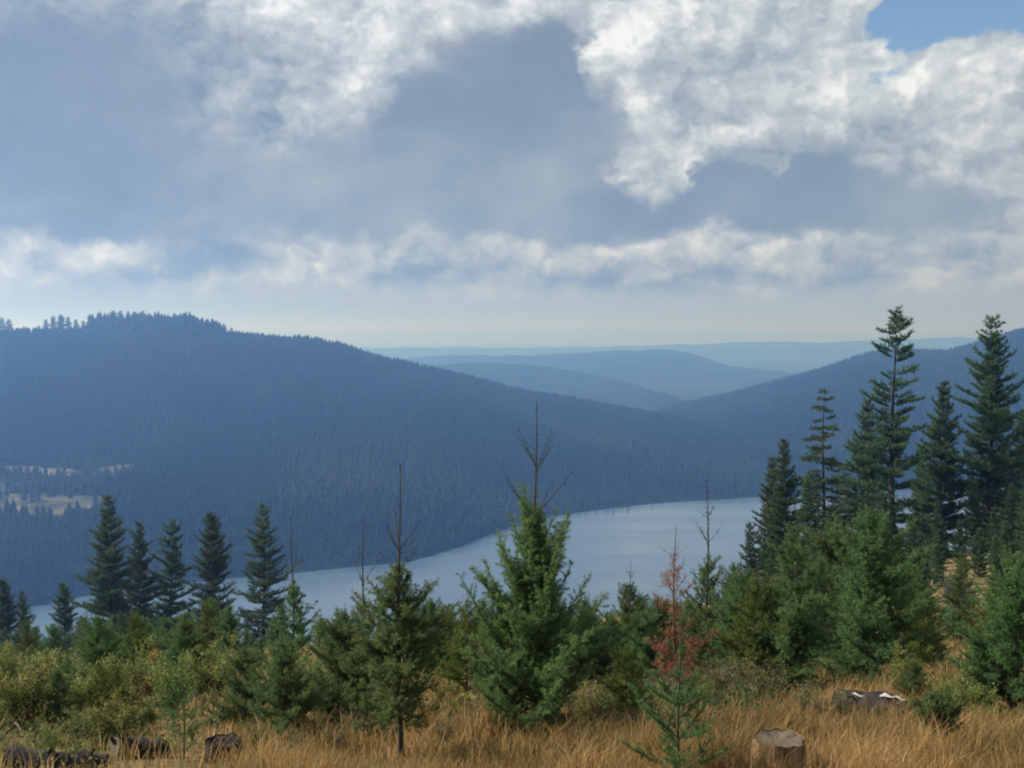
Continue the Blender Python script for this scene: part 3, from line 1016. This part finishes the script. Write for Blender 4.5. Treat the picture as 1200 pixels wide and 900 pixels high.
# --- the thicket: young firs nothing but their place tells apart
fill = []
for i in range(1400):
    if len(fill) >= 150:
        break
    d = 17 * (85 / 17.0) ** rnd.random()
    px = rnd.uniform(-140, 1340)
    x = (px - 600) / F * d
    if px > 930 and d < 24 or 1100 < px < 1165 and 24 < d < 75:
        continue
    if 380 < px < 900 and d < 19:
        continue
    hh = rnd.uniform(2.2, 4.2)
    lim = (rnd.uniform(690, 735) if 360 < px < 860 else (rnd.uniform(700, 785) if px <= 360 else rnd.uniform(600, 690)))
    gz = float(ground_z(x, d))
    row = 390 - F * (gz + hh) / d
    if row < lim:
        hh = -(lim - 390) / F * d - gz
    if hh < 1.0 or any((x - a) ** 2 + (d - b) ** 2 < 1.0 for a, b in fill):
        continue
    fill.append((x, d))
    key = rnd.choice(['mid_a', 'mid_b', 'mid_c', 'mid_e', 'mid_d', 'mid_c', 'mid_b', 'mid_a', 'spindle'])
    where = ('near the dark conifer row', 'in front of the lake', 'below the tall firs')[0 if px < 380 else (1 if px < 880 else 2)]
    look = {'mid_d': 'yellow-green', 'mid_c': 'squat green', 'mid_a': 'broad green', 'spindle': 'spindly'}.get(key, 'slim green')
    put_tree(key, 'young_fir', x, d, '%s young fir in the thicket %s' % (look, where), group='%s thicket firs %s' % (look, where), rz=rnd.uniform(0, 6.28), height=hh)

# --- tall mature conifers
OK_ = dict(r0=0.30, ds=0.42, side_len=0.40, sub=False, spacing=0.11, m_=3, nl=0.38, nw=0.11, spread=0.75, flat=0.85, bare_low=0.12, tintb=0.35)
def old(key, seed, H, R, **kw):
    a = dict(OK_); a.update(base=0.10, leader=0.02, nodes=22, per=5, inter=3, a_top=42, a_low=-14, curve=0.20, shape=0.85, lenvar=0.40, drop=0.06)
    a.update(kw)
    conifer_mesh(key, M['fir_old'], M['bark_grey'], seed=seed, H=H, R=R, **a)

x, y, Hh = at_d(1050, 116, 360)
old('tall_ragged', 51, Hh, 3.9, base=0.05, nodes=24, shape=0.55, lenvar=0.8, per=5, inter=5, a_top=25, a_low=-10, r0=0.42, drop=0.1, gap=((0.60, 0.80, 0.55), (0.80, 0.9, 0.75)))
put_tree('tall_ragged', 'tall_fir', x, y, 'tallest ragged fir with gappy uneven upper branches and thick dark trunk', rz=2.4)
x, y, Hh = at_d(1162, 118, 369)
old('tall_layered', 52, Hh, 4.6, base=0.04, nodes=27, per=6, inter=4, shape=0.70, a_top=30, a_low=-8, curve=0.24, r0=0.36, lenvar=0.55)
put_tree('tall_layered', 'tall_fir', x, y, 'tall symmetrical fir with neatly layered upswept branches', rz=0.3)
x, y, Hh = at_d(967, 112, 452)
old('droopy', 53, Hh, 3.9, base=0.08, nodes=18, per=5, inter=1, shape=0.8, a_top=5, a_low=-28, curve=0.12, r0=0.26)
put_tree('droopy', 'tall_fir', x, y, 'dark pointed conifer with drooping open branches left of the ragged fir', rz=1.3)
x, y, Hh = at_d(1106, 122, 447)
old('dark_cone', 54, Hh, 4.0, base=0.05, nodes=20, per=6, inter=5, shape=0.8, a_top=40, a_low=-5, r0=0.28)
put_tree('dark_cone', 'tall_fir', x, y, 'dense dark fir between the ragged fir and the layered fir', rz=4.0)
OLD = [
    ('dark_cone', 905, 100, 536, 'blunt dense fir at the lake end, partner of a slightly taller one'),
    ('dark_cone', 919, 96, 514, 'fir with thin spike top at the lake end, left of the drooping conifer'),
    ('dark_cone', 1016, 121, 468, 'dense green fir tucked against the left of the ragged fir'),
    ('tall_layered', 1198, 126, 478, 'fir half hidden right of the neatly layered fir'),
    ('dark_cone', 1082, 130, 520, 'fir filling the gap right of the ragged trunk'),
    ('droopy', 990, 108, 540, 'shorter dark fir at the foot of the drooping conifer'),
    ('dark_cone', 1142, 112, 560, 'short full fir at the foot of the layered fir'),
    ('dark_cone', 1185, 104, 566, 'short broad fir below the layered fir, lit on one side'),
    ('tall_layered', 127, 142, 580, 'tallest of the dark conifers standing before the lake bay'),
    ('left_slim', 163, 146, 611, 'slim dark conifer close beside the tallest one at the bay'),
    ('left_slim', 199, 150, 608, 'narrow conifer with sharp top, middle of the dark row'),
    ('dark_cone', 246, 144, 600, 'fullest bushy conifer of the dark row by the bay'),
    ('left_open', 308, 140, 591, 'open-branched conifer at the end of the dark row, beside the bare leader'),
    ('dark_cone', 73, 150, 682, 'lone short conifer beside the tallest of the dark row'),
    ('left_slim', 26, 152, 692, 'short slim conifer, one of a close pair at the row end'),
    ('dark_cone', 2, 148, 678, 'short dark conifer, the taller of a close pair'),
]
old('left_slim', 55, 22.0, 4.3, base=0.03, nodes=24, per=6, inter=4, lenvar=0.55, shape=0.75, a_top=38, a_low=-12, r0=0.26)
old('left_open', 56, 23.0, 4.8, base=0.04, nodes=20, per=5, inter=3, lenvar=0.5, shape=0.72, a_top=38, a_low=-12, curve=0.22, r0=0.28)
for px, d, tt in [(40, 130, 735), (95, 126, 722), (142, 120, 715), (182, 124, 720), (222, 118, 712), (268, 122, 716), (330, 116, 708), (288, 110, 728), (150, 104, 740), (352, 108, 716), (8, 118, 742), (66, 110, 748), (205, 102, 742), (245, 98, 738)]:
    OLD.append((rnd.choice(['left_slim', 'left_full', 'short_b']), px, d, tt, 'short green fir at the foot of the dark conifer row'))
for px, d, tt in [(880, 88, 610), (948, 92, 560), (975, 84, 585), (1035, 90, 575), (1068, 96, 600), (1098, 100, 585), (1125, 98, 610), (1165, 92, 590), (1205, 90, 560), (1240, 100, 520), (1300, 100, 480),
                  (1000, 70, 620), (1055, 66, 625), (1180, 70, 610), (1225, 64, 600), (1168, 58, 625), (1205, 56, 618), (1148, 80, 618), (1098, 76, 622), (1080, 60, 640)]:
    OLD.append((rnd.choice(['dark_cone', 'left_slim', 'left_open']), px, d, tt, 'short green fir filling in below the tall firs on the bank'))
old('left_lean', 58, 22.0, 4.2, base=0.04, nodes=22, per=6, inter=4, shape=0.62, a_top=34, a_low=-16, r0=0.27, lenvar=0.65, drop=0.15, az_gap=(1.0, 0.35), lean=0.02)
old('left_full', 59, 23.0, 4.6, base=0.04, nodes=26, per=6, inter=4, shape=0.70, a_top=45, a_low=-8, curve=0.24, r0=0.30, lenvar=0.5, gap=((0.45, 0.52, 0.4),))
old('short_b', 60, 12.0, 3.0, base=0.04, nodes=16, per=5, inter=4, shape=0.65, a_top=48, a_low=0, curve=0.26, r0=0.16, lenvar=0.6)
OLD = [('left_full' if (k == 'dark_cone' and p_ < 300) else k, p_, d_, t_, l_) for k, p_, d_, t_, l_ in OLD]
OLD = [('left_lean' if p_ == 199 else k, p_, d_, t_, l_) for k, p_, d_, t_, l_ in OLD]
OLD = [(rnd.choice(['short_b', 'left_full', 'left_lean']) if l_.startswith('short green') else k, p_, d_, t_, l_) for k, p_, d_, t_, l_ in OLD]
for key, px, d, tt, lab in OLD:
    x, y, Hh = at_d(px, d, tt)
    put_tree(key, 'tall_fir', x, y, lab, group='short firs below the tall ones' if lab.startswith('short green fir filling') else ('short firs below the dark row' if lab.startswith('short green fir at') else None), rz=rnd.uniform(0, 6.28), height=Hh)

# --- single trees standing up on the skyline of the long hill
old('ridge', 57, 24.0, 7.0, base=0.15, nodes=10, per=5, inter=1, shape=0.5, ds=1.6, spacing=0.6, nl=1.5, nw=0.7, m_=3, a_top=30, a_low=0, r0=0.4)
for px, hh in [(2, 44), (9, 40), (27, 20), (40, 22), (52, 38), (58, 46), (64, 48), (71, 48), (77, 42), (85, 34), (91, 30), (101, 46), (106, 42), (116, 38), (125, 50), (132, 54),
               (139, 52), (150, 48), (159, 50), (253, 30), (262, 28), (268, 24)]:
    c = left_hill.crest_point(px, 1.0)
    put_tree('ridge', 'ridge_tree', float(c[0]), float(c[1]), 'dark conifer standing up on the bare skyline of the long hill', group='skyline trees of the long hill',
             rz=rnd.uniform(0, 6.28), height=hh * 0.8, z=float(c[2]) - 1.0)


# ----------------------------------------------------------------- leafy shrubs and weeds
def shrub_mesh(key, seed, H, R, stems, leaves, lsize, mat, bark, up=0.75, slim=0.55):
    rng = np.random.RandomState(seed)
    g = Geo()
    pts, dirs = [], []
    for i in range(stems):
        az = rng.rand() * 6.28
        out = R * rng.uniform(0.2, 0.9)
        h = H * rng.uniform(0.55, 1.0)
        s = np.linspace(0, 1, 7)
        wob = rng.normal(size=(7, 3)) * 0.03 * H
        wob[0] = 0
        c = np.stack([np.cos(az) * out * s ** 1.3, np.sin(az) * out * s ** 1.3, h * s], -1) + wob
        g.add(*tube(c, H * 0.008 * (1 - 0.8 * s) + 0.002, 4))
        for j in range(7):
            b0 = c[rng.randint(2, 7)]
            d = norm(rng.normal(size=3) + np.array([np.cos(az), np.sin(az), 1.0]) * 0.8)
            ln = H * rng.uniform(0.12, 0.30)
            tw = b0 + d * ln * np.linspace(0, 1, 3)[:, None]
            g.add(*tube(tw, np.array([0.004, 0.003, 0.002]) * (H / 1.3), 3))
            q = rng.rand(leaves // (stems * 7) + 1, 1)
            pts.append(b0 + d * ln * q + rng.normal(size=(len(q), 3)) * 0.035 * H)
            dirs.append(np.repeat(d[None], len(q), 0))
    Pn, Dn = np.concatenate(pts), np.concatenate(dirs)
    n = len(Pn)
    d = norm(Dn * 0.5 + rng.normal(size=(n, 3)) * 0.8 + np.array([0, 0, 0.2]))
    side = norm(np.cross(d, rng.normal(size=(n, 3)) + np.array([0, 0, up * 2])))
    l = lsize * rng.uniform(0.6, 1.3, (n, 1))
    nrm = np.cross(d, side)
    v = np.stack([Pn, Pn + d * l * 0.5 + side * l * slim / 2 + nrm * l * 0.08, Pn + d * l, Pn + d * l * 0.5 - side * l * slim / 2 + nrm * l * 0.08], 1).reshape(-1, 3)
    f = np.arange(n * 4).reshape(n, 4)
    t = np.repeat(np.clip(0.25 + 0.5 * Pn[:, 2] / H + rng.normal(size=n) * 0.2, 0, 1), 4)
    MESH[key] = (g.mesh(key + '_stems', bark), mesh_np(key + '_leaves', v, f, mat, attrs={'tint': t}), H)


def put_shrub(key, name, px, base, top, label, cat='shrub', group=None, dist=None):
    x, y, Hh = at_base(px, base, top) if base else at_d(px, dist, top)
    tm, lm, H = MESH[key]
    e = empty(name, (x, y, float(ground_z(x, y)) - 0.02), rnd.uniform(0, 6.28), Hh / H, label=label, cat=cat, group=group)
    obj('stems', tm, e)
    obj('leaves', lm, e)


shrub_mesh('sh_a', 61, 1.3, 0.75, 14, 4200, 0.060, M['leaf'], M['twig'])
shrub_mesh('sh_b', 62, 1.5, 0.6, 11, 3200, 0.055, M['leaf'], M['twig'])
shrub_mesh('sh_c', 63, 1.0, 0.35, 6, 700, 0.075, M['leaf_autumn'], M['bark'])
shrub_mesh('wd', 64, 0.9, 0.28, 12, 1100, 0.055, M['weed'], M['weed'], slim=0.35)
shrub_mesh('wd2', 65, 0.7, 0.35, 14, 900, 0.050, M['under'], M['weed'], slim=0.4)
SHRUBS = [
    ('sh_a', 28, 858, 770, 'yellowish leafy shrub above the fallen grey branch'),
    ('sh_b', 12, 815, 752, 'leafy green shrub at the foot of the close conifer pair'),
    ('sh_a', 100, 848, 775, 'leafy shrub with yellow tips beside the dark slim fir'),
    ('sh_b', 150, 838, 758, 'tall thin leafy shrub next to the orange-leaved one'),
    ('sh_b', 205, 850, 765, 'green leafy shrub right of the orange-leaved one'),
    ('sh_a', 250, 832, 752, 'dark leafy shrub behind the black stump'),
    ('sh_a', 135, 880, 812, 'low yellow-green leafy shrub before the dark log'),
    ('sh_b', 60, 890, 850, 'low green shrub beside the charred log'),
    ('sh_a', 375, 835, 770, 'leafy shrub between squat dark fir and low bushy fir'),
    ('sh_b', 1050, 822, 762, 'leafy shrub arching over the dark log'),
    ('sh_a', 1130, 850, 790, 'green leafy shrub below the big spreading fir'),
]
for k, px, b, t_, lab in SHRUBS:
    put_shrub(k, 'leafy_shrub', px, b, t_, lab)
put_shrub('sh_c', 'autumn_shrub', 178, 825, 772, 'thin shrub with bright orange autumn leaves')
LOW = [(384, 862), (430, 866), (505, 860), (535, 852), (566, 856), (590, 846), (684, 858), (712, 852), (738, 848), (764, 852), (800, 846), (828, 838), (850, 842), (880, 836), (915, 836),
       (950, 832), (664, 866), (1075, 846), (1160, 858), (320, 880), (225, 872), (170, 862), (90, 872), (40, 868), (5, 850), (455, 872), (615, 868), (1120, 842)]
for i, (px, b) in enumerate(LOW):
    put_shrub(['sh_a', 'wd2', 'sh_b'][i % 3], 'low_shrub', px, b, b - rnd.uniform(26, 52), 'low leafy bush in the brush at the foot of the young firs', 'shrub', 'low bushes below the young firs')
WEEDS = [(820, 832, 780), (843, 826, 772), (862, 828, 776), (884, 832, 770), (903, 834, 784), (872, 838, 796), (833, 842, 800), (800, 838, 796),
         (705, 862, 815), (690, 880, 838), (520, 880, 842), (395, 884, 850), (1070, 856, 815), (1112, 862, 822), (960, 846, 812), (1150, 866, 825), (985, 848, 806), (560, 858, 812), (582, 850, 806), (600, 846, 800), (676, 852, 800), (712, 846, 792), (752, 850, 800), (770, 846, 790), (655, 862, 826), (735, 872, 830), (415, 870, 826), (372, 872, 835), (1035, 858, 826), (940, 842, 800), (300, 886, 846), (345, 890, 856)]
for i, (px, b, t_) in enumerate(WEEDS):
    put_shrub('wd' if i % 3 else 'wd2', 'tall_weed', px, b, t_, 'tall grey-green and straw coloured weed rising from the dry grass', 'weed', 'tall weeds in the grass')


# ----------------------------------------------------------------- stumps, logs, dead branches
def lumpy(pts, rad, sides, seed, amp=0.18, caps=True):
    rng = np.random.RandomState(seed)
    v, f = tube(pts, rad, sides)
    n = len(pts)
    v = v.reshape(n, sides, 3)
    c = np.asarray(pts)[:, None]
    k = 1 + amp * (rng.rand(1, sides, 1) - 0.5) * 2 + amp * 0.5 * rng.normal(size=(n, sides, 1))
    v = c + (v - c) * k
    return v, f


def stump(px, base, r, h, label, seed, cut_mat, bark_mat):
    x, y, z = ground_hit(px, base)
    e = empty('stump', (x, y, z - 0.05), rnd.uniform(0, 6.28), label=label, cat='stump')
    hs = np.array([0, 0.12, 0.35, 0.7, 1.0]) * h
    rr = r * np.array([1.35, 1.15, 1.03, 0.98, 0.95])
    v, f = lumpy(np.stack([0 * hs, 0 * hs, hs], -1), rr, 26, seed, 0.06)
    rng = np.random.RandomState(seed)
    v[-1, :, 2] += rng.normal(size=26) * 0.03 * h
    obj('bark', mesh_np('stump_bark', v.reshape(-1, 3), f, bark_mat), e)
    ring = v[-1] * np.array([0.96, 0.96, 1]) - np.array([0, 0, 0.01])
    inner = v[-1] * np.array([0.5, 0.5, 1]) - np.array([0, 0, 0.04])
    c = ring.mean(0)[None] - np.array([[0, 0, 0.03]])
    vv = np.concatenate([ring, inner, c])
    i = np.arange(26)
    j = (i + 1) % 26
    obj('cut_top', mesh_np('stump_top', vv, [np.stack([i, j, 26 + j, 26 + i], -1), np.stack([26 + i, 26 + j, np.full(26, 52)], -1)], cut_mat), e)
    return e


stump(912, 906, 0.26, 0.40, 'flat-topped grey-brown stump sunk in golden grass', 71, M['cut'], M['stump'])
stump(263, 892, 0.22, 0.29, 'blackened stump with ragged top under the broad light green fir', 72, M['char'], M['char'])
stump(1118, 700, 0.55, 1.1, 'small dark stump on the dry grass bank', 73, M['char'], M['char'])


def log(p0, p1, r, label, seed, pale=False, lift=0.6):
    a = np.array(ground_hit(*p0))
    b = np.array(ground_hit(*p1))
    if b[1] - a[1] > 2.5 or a[1] - b[1] > 2.5:
        b[1] = a[1] + np.clip(b[1] - a[1], -1, 1)
        b[0] = pix(*p1)[0] * b[1]
    for q in (a, b):
        q[2] = float(ground_z(q[0], q[1])) + r * lift
    e = empty('log', tuple((a + b) / 2 - np.array([0, 0, r * lift])), label=label, cat='log')
    o = (a + b) / 2 - np.array([0, 0, r * lift])
    s = np.linspace(0, 1, 9)[:, None]
    pts = (a - o) * (1 - s) + (b - o) * s
    rng = np.random.RandomState(seed)
    pts = pts + rng.normal(size=pts.shape) * r * 0.10
    v, f = lumpy(pts, r * np.linspace(1.0, 0.78, 9), 12, seed, 0.16)
    obj('trunk', mesh_np('log_trunk', v.reshape(-1, 3), f, M['char']), e)
    for k_, ring in enumerate((v[0], v[-1])):
        c = ring.mean(0)[None]
        vv = np.concatenate([ring, c])
        i = np.arange(12)
        tri = np.stack([i, (i + 1) % 12, np.full(12, 12)], -1)
        obj('broken_end', mesh_np('log_end', vv, tri if k_ else tri[:, ::-1], M['cut']), e)
    for j in range(3):          # stubs of broken limbs
        q = pts[rng.randint(1, 8)]
        d = norm(np.array([rng.normal() * 0.6, -0.3, 0.9]))
        ss = np.linspace(0, 1, 4)
        g = Geo()
        g.add(*tube(q + d * (r * 1.25 * ss)[:, None], r * 0.22 * (1 - 0.4 * ss), 5))
        obj('limb_stub', g.mesh('limb_stub', M['char']), e)
    if pale:
        for (s0, s1) in ((0.02, 0.36), (0.58, 0.95)):
            ss = np.linspace(s0, s1, 6)
            c = np.stack([np.interp(ss, np.linspace(0, 1, 9), pts[:, k]) for k in range(3)], -1)
            c[:, 2] += r * 0.90 + np.sin(ss * 40) * r * 0.1
            c[:, 1] -= r * 0.2
            v, f = lumpy(c, r * 0.15 * np.array([0.3, 1.1, 0.7, 1.0, 0.5, 0.1]), 7, seed + 3, 0.45)
            v = c[:, None] + (v - c[:, None]) * np.array([1.0, 2.2, 0.6])
            obj('bleached_slab', mesh_np('bleached_slab', v.reshape(-1, 3), f, M['pale_wood']), e, label='bleached pale broken wood on the log')


log((984, 838), (1064, 846), 0.22, 'dark weathered log with bleached broken wood on top', 81, pale=True)
log((132, 890), (198, 888), 0.16, 'dark rotten log lying left of the black stump', 82)
log((6, 906), (128, 906), 0.16, 'charred black log along the grass below the low shrubs', 83)


def dead_branch(p0, p1, r, label, seed, rise=0.25):
    a = np.array(ground_hit(*p0)); b = np.array(ground_hit(*p1))
    if abs(b[1] - a[1]) > 1.5:
        b[1] = a[1] + 0.6
        b[0] = pix(*p1)[0] * b[1]
        b[2] = float(ground_z(b[0], b[1]))
    rng = np.random.RandomState(seed)
    e = empty('dead_branch', tuple(a), label=label, cat='branch')
    s = np.linspace(0, 1, 8)
    c = (b - a)[None] * s[:, None] + np.stack([0 * s, 0 * s, rise * np.sin(s * 2.2) + 0.03], -1) + rng.normal(size=(8, 3)) * 0.02
    g = Geo()
    g.add(*tube(c, r * (1 - 0.7 * s), 6))
    obj('stem', g.mesh('branch_stem', M['cut']), e)
    for j in range(4):
        q = c[2 + j]
        d = norm(rng.normal(size=3) + np.array([0.2, 0, 0.6]))
        g = Geo()
        g.add(*tube(q + d * (0.3 * rng.uniform(0.6, 1.2) * np.linspace(0, 1, 4))[:, None], r * 0.4 * np.linspace(1, 0.3, 4), 4))
        obj('twig', g.mesh('branch_twig', M['cut']), e)


dead_branch((2, 868), (30, 884), 0.02, 'fallen grey branch below the yellowish leafy shrub', 91)
dead_branch((140, 834), (186, 826), 0.018, 'pale bare branch under the orange-leaved shrub', 92, 0.35)
dead_branch((232, 897), (262, 882), 0.022, 'bleached branch leaning on the black stump', 93, 0.1)
dead_branch((300, 862), (345, 866), 0.015, 'thin pale branch at the foot of the squat dark fir', 94, 0.1)


# ----------------------------------------------------------------- dry grass and undergrowth (nobody could count it)
def blades(n, seed, dmin, dmax, hmin, hmax, w, keepf, power=1.0):
    rng = np.random.RandomState(seed)
    d = dmin * (dmax / dmin) ** (rng.rand(n) ** power)
    px = rng.uniform(-160, 1360, n)
    x = (px - 600) / F * d
    keep = rng.rand(n) < keepf(x, d)
    x, d = x[keep], d[keep]
    # tufts
    x = x + rng.normal(size=len(x)) * 0.05
    n = len(x)
    z = ground_z(x, d)
    P0 = np.stack([x, d, z - 0.02], -1)
    hh = hmin + (hmax - hmin) * rng.rand(n) ** 1.6
    hh = hh * (0.30 + 1.7 * np.clip(fbm(x / 0.7, d / 0.7, 3) * 1.6 + 0.42, 0, 1))
    az = rng.rand(n) * 6.28
    ln = hh * rng.uniform(0.15, 0.7, n)
    bend = np.stack([np.cos(az) * ln + 0.10 * hh, np.sin(az) * ln - 0.05 * hh, 0 * hh], -1)
    s = rng.normal(size=(n, 3)) * np.array([1, 0.5, 0.0])
    side = norm(s) * (w * rng.uniform(0.6, 1.4, n) * (d / 12.0) ** 0.7)[:, None]
    upv = np.stack([0 * hh, 0 * hh, hh], -1)
    mid = P0 + upv * 0.6 + bend * 0.3
    tip = P0 + upv * 0.95 + bend
    v = np.stack([P0 - side, P0 + side, mid + side * 0.6, mid - side * 0.6, tip], 1).reshape(-1, 3)
    o = np.arange(n)[:, None] * 5
    fq = o + np.array([[0, 1, 2, 3]])
    ft = o + np.array([[3, 2, 4]])
    tint = np.clip(0.45 + 1.5 * fbm(x / 1.8, d / 1.8, 4) + rng.normal(size=n) * 0.24, 0, 1)
    return v, [fq, ft], np.repeat(tint, 5)


CLEAR = [(*ground_hit(912, 906)[:2], 0.48), (*ground_hit(1022, 843)[:2], 0.45)]


def grass_cover(x, d):
    px = 600 + F * x / d
    k = 0.22 + 0.78 * sstep(px, 230, 330)
    k = k * (0.15 + 1.6 * np.clip(1.5 * fbm(x / 1.6 + 9, d / 1.6, 3) + 0.42, 0, 1))
    for (sx, sy, rr) in CLEAR:       # worn ground round the stumps
        k = k * np.where((x - sx) ** 2 + (d - sy + 0.25) ** 2 < rr * rr, 0.12, 1.0)
    return np.clip(k, 0, 1)


v, f, t = blades(230000, 101, 10.0, 60.0, 0.12, 0.42, 0.006, grass_cover, 1.35)
obj('dry_grass', mesh_np('dry_grass', v, f, M['grass'], attrs={'tint': t}), kind='stuff', label='golden dry grass covering the clearing', cat='grass')


def undergrowth(n, seed):
    rng = np.random.RandomState(seed)
    d = 10.8 * (95 / 10.8) ** rng.rand(n)
    px = rng.uniform(-150, 1350, n)
    x = (px - 600) / F * d
    cov = 1.5 * fbm(x / 2.5 + 4, d / 2.5 + 1, 3) + 0.06 + 0.12 * sstep(330 - px, -80, 120) + 0.12 * sstep(d, 18, 30) + 0.16 * sstep(d, 13.5, 15) * (1 - sstep(d, 22, 26)) * (1 - sstep(px, 900, 960)) - 0.30 * sstep(px, 900, 1000) * (1 - sstep(d, 17, 20)) - 0.25 * sstep(px, 240, 330) * (1 - sstep(d, 12.5, 15))
    keep = cov > rng.rand(n) * 0.35
    keep &= ~((px > 1060) & (px < 1300) & (d > 30) & (rng.rand(n) < 0.8))
    x, d, cov = x[keep], d[keep], cov[keep]
    n = len(x)
    hh = rng.rand(n) ** 1.4 * (0.08 + 0.85 * np.clip(cov, 0, 0.6))
    P0 = np.stack([x, d, ground_z(x, d) + hh], -1)
    dd = norm(rng.normal(size=(n, 3)) + np.array([0, 0, 0.6]))
    side = norm(np.cross(dd, rng.normal(size=(n, 3))))
    l = (0.055 * rng.uniform(0.6, 1.5, n) * (d / 14.0) ** 0.75)[:, None]
    v = np.stack([P0, P0 + dd * l * 0.5 + side * l * 0.28, P0 + dd * l, P0 + dd * l * 0.5 - side * l * 0.28], 1).reshape(-1, 3)
    t = np.clip(0.42 + 2.2 * fbm(x / 2.5 + 20, d / 2.5, 3) + rng.normal(size=n) * 0.15, 0, 1)
    return v, np.arange(n * 4).reshape(n, 4), np.repeat(t, 4)


v, f, t = undergrowth(190000, 102)
obj('undergrowth', mesh_np('undergrowth', v, f, M['under'], attrs={'tint': t}), kind='stuff', label='mixed low green undergrowth between the young firs', cat='undergrowth')

# ----------------------------------------------------------------- haze: the blue air over the valley
def make_haze():
    s, z0, z1 = 47000.0, FLOOR_Z - 1.0, 210.0
    v = [(-s, -s, z0), (s, -s, z0), (s, s, z0), (-s, s, z0), (-s, -s, z1), (s, -s, z1), (s, s, z1), (-s, s, z1)]
    f = np.array([[0, 3, 2, 1], [4, 5, 6, 7], [0, 1, 5, 4], [1, 2, 6, 5], [2, 3, 7, 6], [3, 0, 4, 7]])
    mt, t, out = new_mat('haze_air')
    pv = t.node('ShaderNodeVolumePrincipled')
    pv.inputs['Color'].default_value = (0.24, 0.48, 1.0, 1)
    pv.inputs['Absorption Color'].default_value = (1, 1, 1, 1)
    pv.inputs['Density'].default_value = 2.7e-4
    pv.inputs['Anisotropy'].default_value = 0.6
    t.l.new(pv.outputs[0], out.inputs['Volume'])
    return obj('haze', mesh_np('haze', v, f, mt), kind='stuff', label='pale blue haze lying over the lake valley', cat='haze')


make_haze()
